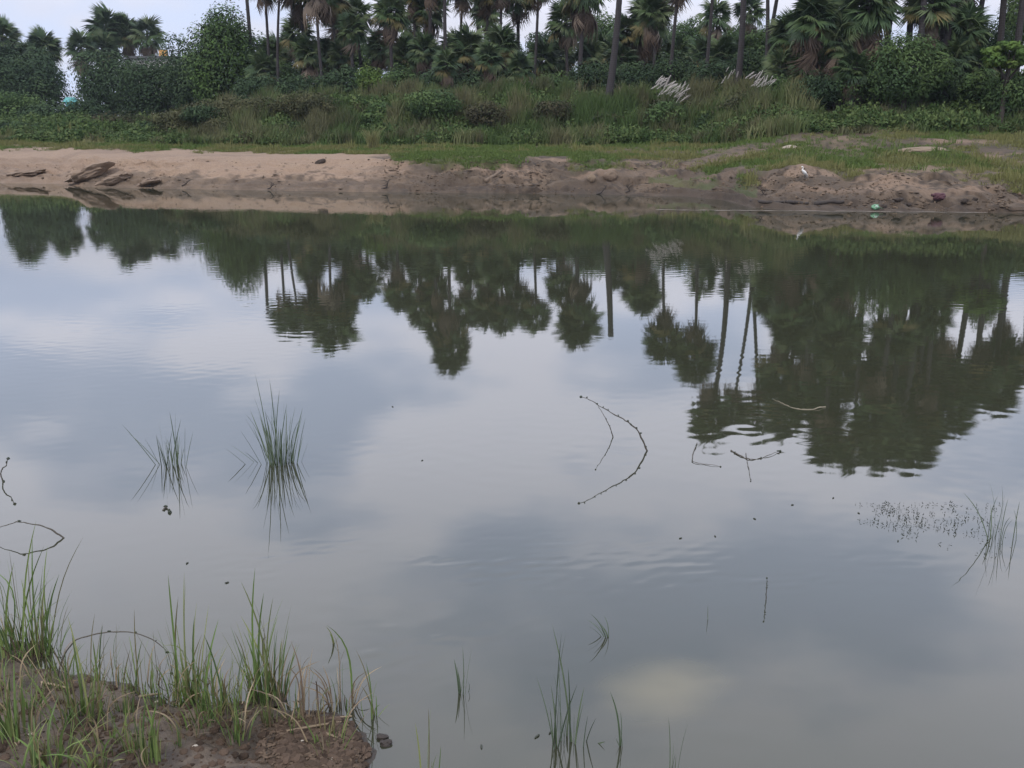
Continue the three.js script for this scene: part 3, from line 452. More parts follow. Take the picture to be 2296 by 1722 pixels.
{
  const r = rng(31), tall = [], short = [], herb = [];
  for (let k = 0; k < 11500; k++) {   // the levee
    const u = lerp(-0.56, 0.56, r()), D = DX(u), v = lerp(3.7, 6.35, r()), K = knotsAt(u), p = bank(u, v, K);
    if (D < 340 && (r() < .9 || v > 4.6)) continue;
    const n = fbm(p.x * 0.3 + 3, p.z * 0.3, 3), m = fbm(p.x * 0.6 + 30, p.z * .6, 3); if (m < 0.29) continue;
    const right = smooth(1690, 1800, D), bare = right * smooth(4.2, 4.6, v) * (1 - smooth(5.8, 6.2, v)); if (r() < bare * 0.75 + right * 0.35) continue;
    const w = fbm(p.x * 1.1 + 60, p.z * 1.1 + v * 2, 3), c = mix3(mix3([.062, .102, .034], [.185, .188, .092], smooth(.42, .66, n * .5 + w * .5) * (.35 + .65 * r())), [.080, .068, .046], smooth(.52, .68, w) * .55), s = (0.25 + 1.7 * smooth(.36, .72, m * .6 + w * .4) + .25 * r()) * lerp(1, 0.55, right) * lerp(.6, 1, smooth(3.7, 4.3, v)) * lerp(.55, 1, smooth(330, 620, D));
    tall.push([p, r() * 6.28, 0.8 + .5 * r(), s * 1.15, c]);
  }
  for (let k = 0; k < 42000; k++) {   // turf on the flat above the shore
    const u = lerp(-0.62, 0.58, r()), v = 1.5 + 3.0 * Math.pow(r(), .8), K = knotsAt(u), p = bank(u, v, K), g = grassShare(u, v, p);
    if (r() > g) continue;
    const n = fbm(p.x * 0.5 + 8, p.z * 0.5, 3), c = mix3([.084, .132, .036], [.165, .162, .066], smooth(.40, .62, n) * .8 + r() * .2), big = r() < (DX(u) > 1400 && v < 3.4 ? .06 : .02) ? 2.4 : 1;
    short.push([p, r() * 6.28, (0.6 + 0.7 * r()) * Math.sqrt(big), (0.45 + 1.0 * n * r() + .2 * r()) * big * lerp(1, 1.7, smooth(3.2, 4.2, v)), c]);
  }
  for (let k = 0; k < 15000; k++) {   // creeping leafy herbs over the levee
    const u = lerp(-0.56, 0.56, r()), v = lerp(3.75, 6.1, r()), p = bank(u, v, knotsAt(u)), m = fbm(p.x * .5 + 90, p.z * .5, 3); if (m < .42) continue; if (DX(u) > 1780 && v > 4.05 && v < 5.5 && r() < .75) continue;
    const c = mix3([.042, .078, .026], [.105, .142, .050], Math.pow(r(), 1.3)); herb.push([p, r() * 6.28, 0.6 + 1.1 * r(), 0.6 + 1.4 * smooth(.45, .7, m) * r() + .3 * r(), c]);
  }
  scatter('tall_grass', 'tall green and straw coloured grass covering the far levee', tuft(22, 0.34, 1, 1.0, .022, .5), tall);
  scatter('short_grass', 'short green turf on the flat above the far shore', tuft(13, 0.17, 2, 0.20, .012, .5), short);
  const hb = foliage(0.35, 0.3, 0.35, 70, 0.07, 4, [[1, 1, 1]], { low: true, lobes: 9 }); hb.deleteAttribute('color'); hb.translate(0, .22, 0);
  scatter('creeping_herbs', 'leafy creepers between the grass of the levee', hb, herb);
}
// plume grass: every plume and stem a part
const PLUME = [M([.62, .58, .55], .9, { side: THREE.DoubleSide }), M([.36, .30, .23], .9, { side: THREE.DoubleSide })], STALK = M([.10, .11, .06], .8);
function plumeClump(label, foot, tips, kind, seed, lean = .6, len = 0.55) {
  const r = rng(seed), base = bankPixel(...foot), d = -base.z, t = thing('plume_grass', label, 'plume grass', base, 'flowering plume grass on the levee');
  const gr = tuft(70, .5, seed, 1.5, .012, .6); part('leaves', gr, M([.085, .10, .048], .8), t);
  for (const [x, y] of tips) {
    const e = atDepth(x, y, d + (r() - .3) * .9).sub(base), s = V((r() - .5) * .6, 0.1, (r() - .5) * .3), L = len * (.7 + .7 * r()), dir = V(lean + (r() - .5) * .9, .85 - .4 * r(), (r() - .5) * .3).normalize();
    const q = e.clone().addScaledVector(dir, -L), mid = s.clone().lerp(q, .6).add(V(-.12 * lean, .12, 0));
    part('stem', taperTube([s, mid, q], [.008, .007, .005], 5), STALK, t);
    const ax = e.clone().sub(q), pb = new Build(), PL = ax.length(); ax.normalize();
    for (let k = 0; k < 150; k++) {   // silky hairs along the flower head
      const f = Math.pow(r(), .9), o = q.clone().lerp(e, f * .92), a = r() * 6.28, out = V(Math.cos(a), Math.sin(a) * .8, Math.sin(a)).multiplyScalar(.085 * Math.sin(Math.PI * Math.pow(.1 + .88 * f, .8)) + .012), tip = o.clone().addScaledVector(ax, PL * (.12 + .1 * r())).add(out); tip.y -= .07 * r(); tip.x += .05 * r() * lean;
      const w = ax.clone().cross(out).normalize().multiplyScalar(.0055), A = pb.v(o.x - w.x, o.y - w.y, o.z - w.z), B = pb.v(o.x + w.x, o.y + w.y, o.z + w.z), C = pb.v(tip.x, tip.y, tip.z); pb.t(A, B, C);
    }
    part('plume', pb.geo(), PLUME[kind], t);
  }
}
{
  const r = rng(88), fan = (n, x0, x1, y0, y1) => Array.from({ length: n }, (_, k) => { const t = (k + r()) / n; return [lerp(x0, x1, t), lerp(y0, y1, t) + (r() - .35) * 34]; });
  plumeClump('large clump of white feathery plumes leaning right above the pale leafy shrub', [1492, 268], fan(42, 1482, 1552, 172, 200), 0, 1, .75);
  plumeClump('second white plume clump, right of the large one, above the olive bush', [1716, 256], fan(30, 1690, 1780, 160, 196), 0, 2, .45);
  plumeClump('few upright white plumes between the two white plume clumps', [1640, 250], [[1634, 150], [1641, 158], [1648, 154], [1655, 160], [1628, 170]], 0, 3, .15, .4);
  plumeClump('upright beige plumes right beside the leaning bare trunk', [1400, 240], [[1379, 186], [1388, 194], [1396, 190], [1404, 196], [1412, 188], [1420, 196], [1372, 178]], 1, 4, .1, .4);
  plumeClump('beige plumes at the foot of the thin trunk near the picture centre', [1180, 235], [[1166, 176], [1173, 170], [1180, 178], [1187, 172], [1194, 180]], 1, 5, .05, .4);
  plumeClump('few whitish drooping plumes beside the bright round bush', [862, 232], [[850, 188], [860, 180], [868, 186], [846, 200], [840, 214]], 0, 6, -.5, .4);
}
// the lone tussock at the edge of the sand
{
  const foot = bankPixel(836, 336), t = thing('grass_tussock', 'lone yellow green grass tussock at the back edge of the sand', 'tussock', foot);
  const g = tuft(220, .24, 9, 1.6, .010, .6), b2 = tuft(110, .17, 12, .62, .016, .25); part('leaves', g, M([.19, .185, .075], .8), t); part('dry_base', b2, M([.04, .032, .024], .9), t);
}

// ---------------------------------------------------------------- things on the far shore
function lumpThing(name, label, cat, x, y, rx, ry, rz, rgb, seed, o = {}) {
  const p = bankPixel(x, y), m = part(name, lump(rx, ry, rz, seed, o.rough ?? .35, 4), M(rgb, o.gloss ?? .9, { bumpMap: grainTex, bumpScale: .05 }));
  m.position.copy(p).add(V(0, ry * (o.lift ?? .45), 0)); m.rotation.set(0, o.turn ?? 0, o.tilt ?? 0); return tag(m, label, cat, o.group);
}
lumpThing('stone', 'pale flat whitish stone lying on the grass above the egret', 'stone', 1771, 335, .33, .13, .22, [.42, .36, .29], 3, { tilt: .04 });
lumpThing('sand_ledge', 'long pale hump of sandy earth in the grass at right', 'ledge', 2075, 342, 1.15, .2, .5, [.25, .195, .14], 8, { rough: .3, lift: .2 });
lumpThing('boulder', 'smaller pale boulder in the mud slope, left of its larger neighbour', 'boulder', 1327, 404, .19, .17, .16, [.24, .18, .125], 12);
lumpThing('boulder', 'larger tan boulder in the mud slope beside a smaller one', 'boulder', 1368, 404, .29, .24, .22, [.19, .14, .1], 15);
lumpThing('mud_block', 'dark broken clod standing on the sand bank', 'clod', 718, 366, .28, .12, .14, [.06, .045, .036], 21, { tilt: .35 });
for (const [x, y, rx, ry, l] of [[1980, 466, .14, .07, 'dark clod just right of the green plastic bag'], [2014, 452, .17, .07, 'dark clod left of the maroon bundle'], [2035, 462, .13, .05, 'flat dark clod below the maroon bundle'], [2163, 455, .13, .11, 'dark clod pile right of the maroon bundle'], [2186, 450, .09, .08, 'small dark clod, rightmost on the mud shore']]) lumpThing('mud_clod', l, 'clod', x, y, rx, ry, rx * .8, [.055, .042, .034], x, { rough: .6 });
{   // maroon bundle: cloth with a gathered neck
  const p = bankPixel(2105, 449), t = thing('cloth_bundle', 'maroon cloth bundle lying on the wet mud shore at right', 'bundle', p), c = M([.085, .036, .045], .8);
  const g = lump(.23, .14, .16, 41, .42, 5); g.translate(0, .12, 0); part('bag', g, c, t); part('gathered_neck', taperTube([V(-.17, .15, .02), V(-.235, .18, .03), V(-.28, .17, .05)], [.075, .03, .055], 9), c, t);
}
{   // crumpled green plastic bag
  const p = bankPixel(1962, 471), t = thing('plastic_bag', 'crumpled light green plastic bag at the waterline', 'plastic bag', p), c = M([.14, .30, .18], .45);
  const g = lump(.13, .085, .1, 55, .8, 4); g.translate(0, .06, 0); part('bag', g, c, t); part('handle', taperTube([V(.08, .08, 0), V(.17, .05, .04), V(.26, .015, .05)], [.035, .022, .02], 6, .4), M([.1, .2, .12], .5), t); const w = lump(.05, .05, .04, 56, .5, 3); w.translate(.01, .09, .09); part('fold', w, M([.36, .46, .38], .4), t);
}
{   // egret: one continuous body from tail to crown
  const p = bankPixel(1801, 404), t = thing('egret', 'small white egret standing on the mud hump near the right shore', 'egret', p), white = M([.72, .72, .70], .8); t.scale.setScalar(1.25); t.rotation.y = .25;
  part('body', taperTube([V(.135, .085, 0), V(.10, .125, 0), V(.055, .175, 0), V(.01, .225, 0), V(-.03, .262, 0), V(-.055, .285, 0), V(-.052, .31, 0), V(-.032, .335, .0), V(-.035, .362, 0), V(-.06, .378, 0), V(-.085, .378, 0), V(-.102, .374, 0)], [.006, .028, .05, .056, .042, .024, .017, .015, .016, .022, .018, .008], 12, .8), white, t);
  part('bill', taperTube([V(-.096, .375, 0), V(-.13, .368, 0), V(-.165, .36, 0)], [.0085, .006, .001], 7), M([.35, .25, .05], .5), t);
  for (const s of [-1, 1]) { part('eye', new THREE.SphereGeometry(.0045, 8, 6).translate(-.08, .382, s * .014), M([.02, .02, .02], .3), t); part('leg', taperTube([V(.035, .17, s * .018), V(.048, .1, s * .02), V(.036, .0, s * .022), V(.0, -.004, s * .026)], [.01, .006, .005, .003], 6), M([.03, .03, .028], .7), t); }
  for (const s of [-1, 1]) part('wing', taperTube([V(-.015, .225, s * .04), V(.04, .185, s * .05), V(.1, .125, s * .03), V(.14, .085, s * .012)], [.012, .034, .026, .004], 9, .45), white, t);
}
const ROTTEN = M([.038, .031, .027], .8), DRIFT = M([.12, .09, .066], .9);
function log(name, label, pts, rad, mat, lift = .5, n = 9) {   // through pixels on the bank
  const P = pts.map(([x, y, h]) => { const p = bankPixel(x, y); p.y += rad[0] * lift + (h ?? 0); return p; }), o = P[0].clone(), r = rng(pts[0][0]);
  const c = new THREE.CatmullRomCurve3(P.map((q) => q.sub(o))), q = c.getPoints(12).map((v) => v.add(V((r() - .5) * rad[0] * .5, (r() - .5) * rad[0] * .5, 0)));
  const m = part(name, taperTube(q, q.map((_, k) => lerp(rad[0], rad[1], k / 12) * (.8 + .4 * r())), n), mat); m.position.copy(o); return tag(m, label, 'driftwood');
}
log('driftwood_log', 'long flat dark rotten log at the water edge below the egret', [[1682, 452], [1720, 456], [1756, 455]], [.05, .04], ROTTEN);
log('driftwood_log', 'middle dark rotten log at the water edge below the egret', [[1760, 455], [1786, 457], [1812, 459]], [.06, .05], ROTTEN);
log('driftwood_log', 'right dark rotten log at the water edge below the egret', [[1826, 460], [1858, 457], [1892, 457]], [.07, .055], ROTTEN);
log('driftwood_branch', 'pale straight branch lying on the mud slope left of the boulders', [[1088, 411], [1105, 398], [1126, 386]], [.085, .05], M([.165, .125, .092], .9));
lumpThing('sand_slab', 'slumped dark crested slab of sand at the left picture edge', 'slab', 62, 392, 1.05, .16, .4, [.21, .155, .112], 71, { tilt: .16, lift: .3, rough: .9 });
lumpThing('sand_slab', 'upturned brown slab of earth at the corner of the sand bank', 'slab', 196, 398, 1.05, .27, .6, [.235, .172, .124], 75, { tilt: .36, lift: .5, rough: .9 });
lumpThing('sand_slab', 'broken brown earth slab right of the upturned one', 'slab', 262, 408, .8, .26, .5, [.225, .166, .12], 79, { tilt: .25, lift: .4, rough: .8 });
lumpThing('sand_slab', 'small tilted earth slab at the water, right of the broken one', 'slab', 330, 414, .55, .18, .4, [.20, .147, .107], 83, { tilt: .3, lift: .4, rough: .8 });
{   // branches with many twigs, washed up
  for (const [x, y, s, label] of [[607, 424, .5, 'dark twiggy branch washed up on the left sand shore'], [867, 424, .75, 'spiky washed up branch under the grass edge of the sand'], [1348, 437, .7, 'dark forked branch at the water below the boulders'], [1412, 433, .6, 'dark slanting branch at the water right of the boulders'], [1712, 438, .42, 'dark hooked twig on the mud left of the egret'], [336, 420, .6, 'dark root tangle at the water on the left sand'], [415, 418, .5, 'small dark stick bundle at the water right of the root tangle']]) {
    const r = rng(x), p = bankPixel(x, y), t = thing('driftwood_branch', label, 'branch', p), e = V((r() - .4) * s, s * .55, (r() - .5) * s * .3);
    part('limb', taperTube([V(-.3 * s, .0, 0), V(0, .06, 0), e], [.04 * s + .01, .035 * s + .008, .008], 7), ROTTEN, t);
    for (let k = 0; k < 5; k++) { const a = V(0, .05, 0).lerp(e, .2 + .15 * k), q = a.clone().add(V((r() - .5) * s * .9, (r() - .2) * s * .4, (r() - .5) * s * .4)); part('twig', taperTube([a, a.clone().lerp(q, .5).add(V(0, .03, 0)), q], [.018 * s + .006, .012 * s + .005, .004], 5), ROTTEN, t); }
  }
}
{   // clods and crumbs on the mud shore, and the thin line of scum
  const r = rng(61), list = [], g = lump(1, .6, .8, 5, .6, 2);
  for (let k = 0; k < 6500; k++) { const u = lerp(-.5, .56, r()), D = DX(u), v = 1.03 + .95 * r(); if (D < 830 && r() < .82) continue; const p = bank(u, v, knotsAt(u)); if (fbm(p.x * .7 + 3, p.z * .7, 3) < .45) continue; const j = .5 + .9 * r(), c = mix3(WET, CLAY, r()); list.push([p, r() * 6.28, (.02 + .14 * r() * r() * r()), (.02 + .12 * r() * r() * r()), [c[0] * j, c[1] * j, c[2] * j]]); }
  scatter('soil_clods', 'scattered clods of earth along the far shore', g, list);
  const b = new Build(), a0 = 1470, a1 = 2330;
  for (let k = 0; k <= 160; k++) { const x = lerp(a0, a1, k / 160), y = lerp(470, 477.5, k / 160) + 1.2 * (vnoise(k * .3, 3) - .5), w = .2 + .8 * vnoise(k * .5, 9); const p = onLevel(x, y - w * .5, .006), q = onLevel(x, y + w * .5, .006); b.v(p.x, p.y, p.z); b.v(q.x, q.y, q.z); if (k) { const n = k * 2; b.t(n - 2, n - 1, n); b.t(n, n - 1, n + 1); } }
  tag(part('foam_line', b.geo(), M([.27, .235, .2], .7, { side: THREE.DoubleSide })), 'thin pale line of scum floating along the right shore', null, null, 'stuff');
}
{   // turquoise hut glimpsed between the far left trees, and the yellow tank on the roof farther right
  const p = atDepth(160, 240, 100), t = thing('hut', 'small turquoise painted hut glimpsed between the dark trees at far left', 'hut', V(p.x, groundAt(p.x, 100).y, p.z)), paint = M([.07, .30, .32], .6), H = p.y - groundAt(p.x, 100).y;
  part('wall', new THREE.BoxGeometry(.8, H + .5, 1.0).translate(.1, (H + .5) / 2, 0), paint, t);
  const rf = new THREE.CylinderGeometry(.45, .8, .45, 4).rotateY(Math.PI / 4).translate(0, H + .7, 0); part('roof', rf, M([.11, .36, .36], .5), t); part('door', new THREE.BoxGeometry(.5, 1.5, .06).translate(.1, .75, .53), M([.03, .14, .17], .6), t);
  const q = atDepth(366, 116, 135), s = thing('house', 'distant house with yellow water tank on its flat roof, left of the round tree', 'house', V(q.x, 3, q.z)), h = q.y - 3;
  part('wall', new THREE.BoxGeometry(6, h - 1, 5).translate(-.6, (h - 1) / 2, 0), M([.45, .44, .43], .85), s); part('roof', new THREE.BoxGeometry(6.6, .3, 5.6).translate(-.6, h - .85, 0), M([.1, .1, .11], .9), s); part('water_tank', new THREE.CylinderGeometry(.55, .6, .9, 14).translate(0, h - .22, 0), M([.55, .30, .09], .6), s);
  for (const k of [-1, 1]) part('window', new THREE.BoxGeometry(1, 1.2, .1).translate(-.6 + k * 1.6, h - 2.4, 2.52), M([.05, .06, .07], .3), s);
}

// ---------------------------------------------------------------- reeds and grass in the near water and on the near mud
const BLADE = [[.12, .185, .055], [.16, .22, .07], [.09, .14, .05], [.20, .225, .09], [.16, .145, .07]].map((c) => new THREE.MeshPhysicalMaterial({ specularIntensity: .3, color: new THREE.Color().setRGB(...c), roughness: .6, side: THREE.DoubleSide }));
const REED = [[.070, .105, .055], [.095, .130, .072], [.055, .078, .046], [.11, .14, .09]].map((c) => M(c, .5, { side: THREE.DoubleSide }));
const STRAW = [[.30, .235, .15], [.20, .15, .095], [.12, .085, .055]].map((c) => M(c, .7, { side: THREE.DoubleSide }));
function bladeGeo(a, e, w, sag, seed) {   // folded strip from a to e that bows by sag
  const r = rng(seed), b = new Build(), n = 8, dir = e.clone().sub(a), L = dir.length(), side = V(Math.cos(r() * 6.28), 0, Math.sin(r() * 6.28)); side.addScaledVector(dir, -side.dot(dir) / (L * L)).normalize();
  const nrm = dir.clone().cross(side).normalize(), bow = V(dir.x, 0, dir.z); if (bow.length() < .02) bow.set(r() - .5, 0, r() - .5); bow.normalize();
  for (let k = 0; k <= n; k++) {
    const t = k / n, c = a.clone().lerp(e, t), s = Math.sin(Math.PI * Math.pow(t, 1.25)) * sag * L; c.addScaledVector(bow, -s * .6); c.y += s * .5;
    const h = w * (k === n ? .04 : (0.75 + .35 * Math.sin(t * 2.2)) * Math.pow(1 - t, .45)) , f = h * .45;
    b.v(c.x - side.x * h, c.y - side.y * h, c.z - side.z * h); b.v(c.x - nrm.x * f, c.y - nrm.y * f, c.z - nrm.z * f); b.v(c.x + side.x * h, c.y + side.y * h, c.z + side.z * h);
  }
  for (let k = 0; k < n; k++) for (let j = 0; j < 2; j++) { const q = k * 3 + j; b.t(q, q + 1, q + 3); b.t(q + 1, q + 4, q + 3); }
  return b.geo();
}
// pixels here are those of the 2212 px wide picture
function reedClump(label, bx, by, tips, o = {}) {
  const r = rng(Math.round(bx * 3 + by)), land = o.land, base = onLevel(bx * Q, by * Q, 0);
  if (land) for (let k = 0; k < 6; k++) { const h = Math.max(0, mudHeight(base.x, base.z)); base.copy(onLevel(bx * Q, by * Q, h)); }
  const t = thing(land ? 'grass_clump' : 'reed_clump', label, land ? 'grass clump' : 'reed clump', base, land ? 'grass clumps on the near mud' : 'reed clumps standing in the water'), mats = o.mats ?? (land ? BLADE : REED), sp = o.spread ?? .05, d = -base.z;
  const one = (x, y, foot, w, sag, mat, k) => { const e = atDepth(x * Q, y * Q, d + (r() - .5) * sp * 3).sub(base); part('blade', bladeGeo(foot, e, w, sag, k * 7 + 1), mat, t); };
  tips.forEach(([x, y, fx], k) => { const foot = V(fx !== undefined ? onLevel(fx * Q, by * Q, base.y).x - base.x : (r() - .5) * sp * 2, -.06, (r() - .5) * sp * 2); one(x, y, foot, (o.w ?? .006) * (land ? .85 : .72) * (.8 + .5 * r()), o.sag ?? .05, mats[Math.floor(r() * mats.length)], k); });
  const px = F / Math.hypot(d, CAM) / Q;
  for (let k = 0; k < Math.round((o.n ?? 0) * (land ? .95 : 1)); k++) {
    const a = r() * 6.28, q = Math.sqrt(r()) * sp * 1.3, foot = V(Math.cos(a) * q, -.06, Math.sin(a) * q), h = (o.h ?? .4) * (land ? 1.1 : 1) * (.35 + .65 * r()), out = (o.out ?? .3) * h * (r() * 1.1);
    const e = V(foot.x * 1.3 + Math.cos(a) * out, h * (1 - .1 * (o.out ?? .3)), foot.z * 1.3 + Math.sin(a) * out); part('blade', bladeGeo(foot, e, (o.w ?? .006) * (land ? .62 : .8) * (.6 + .7 * r()), (o.sag ?? .05) * (r() < .14 ? 4 + 4 * r() : .5 + 1.5 * r()), k * 11 + 5), land && r() < .06 ? STRAW[k % 3] : mats[Math.floor(r() * mats.length)], t);
  }
  if (land) for (let k = 0; k < Math.round((o.n ?? 0) * .4); k++) { const a = r() * 6.28, q = Math.sqrt(r()) * sp * .8, foot = V(Math.cos(a) * q, -.03, Math.sin(a) * q), h = (o.h ?? .4) * (.2 + .3 * r()), e = V(foot.x + Math.cos(a) * h * .35 * r(), h, foot.z + Math.sin(a) * h * .35 * r()); part('blade', bladeGeo(foot, e, (o.w ?? .006) * (.7 + .5 * r()), .08, k * 5 + 2), mats[Math.floor(r() * mats.length)], t); }
  if (o.dry) for (let k = 0; k < o.dry; k++) { const a = r() * 6.28, foot = V(Math.cos(a) * sp, -.02, Math.sin(a) * sp), e = V(foot.x + Math.cos(a) * .22 * r(), .06 + .2 * r(), foot.z + Math.sin(a) * .22 * r()); part('dry_blade', bladeGeo(foot, e, .005, .2, k + 3), STRAW[k % 3], t); }
  if (o.root) { const g = lump(sp * 1.1, .02, sp * 1.1, bx, .9, 3); part('root_soil', g, M([.045, .032, .024], .9), t); }
  return t;
}
reedClump('thin reed clump far out at left, smaller of the left pair in the water', 372, 1005, [[262, 915, 345], [278, 935, 352], [311, 945, 343], [337, 938, 352], [343, 910, 355], [366, 888], [379, 886], [391, 906], [400, 920, 398], [418, 930, 402], [385, 940], [362, 950], [372, 930], [380, 960], [302, 1006, 350]], { n: 22, h: .3, spread: .06, w: .006, sag: .02, out: .2 });
reedClump('tall dense reed clump, larger of the left pair in the water', 606, 1000, [[550, 804, 590], [582, 818], [590, 835], [604, 840], [613, 862], [620, 870], [546, 850, 596], [540, 885, 592], [530, 905, 590], [518, 928, 575], [640, 885], [660, 903, 640], [655, 940, 640], [486, 968, 545], [497, 960, 560], [528, 975, 565], [666, 955, 645]], { n: 52, h: .5, spread: .085, w: .007, sag: .02, out: .3 });
reedClump('reed clump with bent stems beside the floating weed at right', 2150, 1162, [[2080, 1063, 2138], [2137, 1041, 2158], [2164, 1048], [2170, 1066], [2156, 1070], [2178, 1076, 2165], [2203, 1082, 2190], [2190, 1100, 2190], [2125, 1118], [2140, 1090]], { n: 4, h: .26, spread: .05, w: .006, sag: .08, out: .3 });
reedClump('five blade reed tuft in the near water right of the mud point', 997, 1500, [[981, 1424], [999, 1396], [1020, 1400], [988, 1440], [1006, 1450]], { n: 3, h: .12, spread: .02, w: .006, sag: .03 });
reedClump('tall reed clump in the near water at bottom centre', 1216, 1606, [[1193, 1350], [1213, 1366], [1222, 1368], [1158, 1460, 1202], [1206, 1420], [1227, 1442], [1262, 1484, 1240], [1247, 1478], [1195, 1450], [1190, 1480], [1232, 1500], [1270, 1545, 1258], [1288, 1550, 1262], [1308, 1602, 1268], [1240, 1540]], { n: 7, h: .33, spread: .055, w: .0065, sag: .03, out: .15 });
reedClump('bent reed tuft leaning left in the middle water', 1315, 1376, [[1275, 1325], [1268, 1338], [1290, 1335], [1305, 1330], [1283, 1345], [1298, 1350], [1270, 1352]], { spread: .012, w: .006, sag: .1 });
reedClump('three pale blades rising at the bottom picture edge', 926, 1668, [[897, 1562, 910], [925, 1530], [931, 1529], [952, 1612, 945]], { n: 2, h: .1, spread: .02, w: .006, sag: .02, mats: BLADE });
reedClump('single leaning stem with small side leaves right of the tall reed clump', 1344, 1612, [[1318, 1494], [1340, 1535], [1335, 1560], [1330, 1595]], { spread: .008, w: .007, sag: .06 });
reedClump('faint pale shoots at the bottom right of centre', 1450, 1668, [[1444, 1550], [1486, 1562, 1462], [1455, 1605]], { n: 2, h: .1, spread: .015, w: .005, sag: .03 });
reedClump('small reed tuft off the tip of the mud point', 803, 1546, [[768, 1402], [790, 1430], [815, 1470], [780, 1480], [842, 1520], [812, 1500], [785, 1560]], { n: 5, h: .2, spread: .025, w: .006, sag: .06, mats: BLADE });
reedClump('thin upright rod standing right of the pale patch', 1530, 1338, [[1529, 1307]], { spread: .002, w: .003, sag: 0 });
reedClump('short slender stem left of the broken tuft among the ripples', 722, 1392, [[703, 1352], [712, 1368], [735, 1372], [716, 1380]], { spread: .015, w: .006, sag: .1, mats: BLADE });
// on the mud
reedClump('tall grass clump at the left edge on its own mound', 48, 1412, [[78, 1125], [70, 1160], [20, 1190], [95, 1180], [112, 1210], [128, 1240], [8, 1240], [30, 1215], [60, 1200], [100, 1262], [140, 1300], [0, 1210], [45, 1250]], { land: 1, n: 46, h: .62, spread: .13, w: .007, out: .35, dry: 12, root: 1 });
reedClump('low leafy grass right beside the tall left edge clump', 92, 1410, [[120, 1330], [132, 1345], [105, 1320]], { land: 1, n: 22, h: .32, spread: .08, w: .006, out: .5, dry: 6 });
reedClump('bright green grass clump at the left edge below the tall clump', 24, 1585, [[10, 1400], [30, 1420], [45, 1440], [0, 1430], [52, 1470]], { land: 1, n: 42, h: .42, spread: .1, w: .007, out: .3, dry: 8 });
reedClump('upright grass clump with dark root soil at left on the mud', 178, 1560, [[146, 1330], [155, 1370], [190, 1400], [140, 1400], [215, 1440], [200, 1380], [232, 1460]], { land: 1, n: 44, h: .40, spread: .085, w: .0065, out: .45, dry: 12, root: 1 });
reedClump('sparse thin stems at the water edge left of the dense row', 232, 1478, [[205, 1325], [222, 1350], [252, 1345], [240, 1370], [262, 1380]], { land: 1, n: 10, h: .25, spread: .1, w: .005, out: .3, dry: 5 });
reedClump('thin grass with one high stem, middle of the water edge', 306, 1500, [[290, 1316], [308, 1380], [330, 1360], [282, 1400], [318, 1410]], { land: 1, n: 26, h: .26, spread: .1, w: .005, out: .4, dry: 6 });
reedClump('grass clump with three high blades at the mud edge', 408, 1508, [[363, 1242], [398, 1236], [402, 1250], [420, 1330], [355, 1330], [385, 1290], [425, 1300], [436, 1370]], { land: 1, n: 44, h: .38, spread: .085, w: .0065, out: .4, dry: 8 });
reedClump('leafy grass clump left of the dense tall one', 470, 1540, [[472, 1338], [440, 1370], [485, 1390], [455, 1400], [500, 1400]], { land: 1, n: 48, h: .36, spread: .1, w: .0065, out: .45, dry: 8 });
reedClump('dense tall grass clump at the inner corner of the mud point', 578, 1515, [[551, 1226], [520, 1255], [545, 1290], [590, 1290], [612, 1290], [520, 1330], [600, 1330], [570, 1280], [635, 1380], [562, 1330]], { land: 1, n: 58, h: .46, spread: .08, w: .007, out: .3, dry: 16, root: 1 });
reedClump('bright blades in front of the dense tall clump', 582, 1562, [[575, 1480], [590, 1490], [566, 1470]], { land: 1, n: 16, h: .22, spread: .03, w: .006, out: .35 });
reedClump('bright green stiff clump in the middle of the bare mud', 328, 1645, [[300, 1480], [318, 1500], [340, 1510], [305, 1530], [350, 1545], [338, 1520], [328, 1540]], { land: 1, n: 18, h: .26, spread: .045, w: .008, out: .25 });
reedClump('small brownish grass tuft left of the bright stiff clump', 288, 1620, [[272, 1520], [285, 1540], [300, 1560]], { land: 1, n: 14, h: .2, spread: .03, w: .005, out: .4, dry: 10 });
reedClump('broad low blades in the bottom left corner', 84, 1668, [[30, 1590], [60, 1560], [120, 1530], [150, 1560], [20, 1640], [100, 1560], [75, 1600]], { land: 1, n: 26, h: .26, spread: .1, w: .009, out: .9, sag: .16 });
reedClump('arching yellow green blades along the bottom edge', 205, 1668, [[160, 1590], [215, 1600], [270, 1640], [190, 1560], [140, 1630], [246, 1620]], { land: 1, n: 18, h: .16, spread: .06, w: .008, out: 1.0, sag: .2 });
reedClump('slanting grass tuft right of the bare mud patch', 512, 1600, [[480, 1500], [500, 1490], [460, 1530], [530, 1540], [455, 1545]], { land: 1, n: 22, h: .22, spread: .04, w: .006, out: .5, dry: 6 });
reedClump('small sprout on the bare mud below the leafy clump', 386, 1612, [[380, 1560], [390, 1565]], { land: 1, n: 8, h: .1, spread: .02, w: .005, out: .5 });
reedClump('dry drooping plants at the mud point edge, farther right ones', 738, 1528, [[706, 1350], [722, 1372], [748, 1400], [755, 1450], [700, 1470]], { land: 1, n: 12, h: .22, spread: .06, w: .006, out: .7, sag: .16, mats: [...STRAW, BLADE[0], BLADE[2]], dry: 16 });
reedClump('dry sparse plants at the mud point edge beside the dense clump', 656, 1540, [[628, 1384], [640, 1420], [672, 1418], [620, 1440], [690, 1480]], { land: 1, n: 10, h: .2, spread: .08, w: .005, out: .7, sag: .18, mats: [...STRAW, BLADE[2]], dry: 14 });
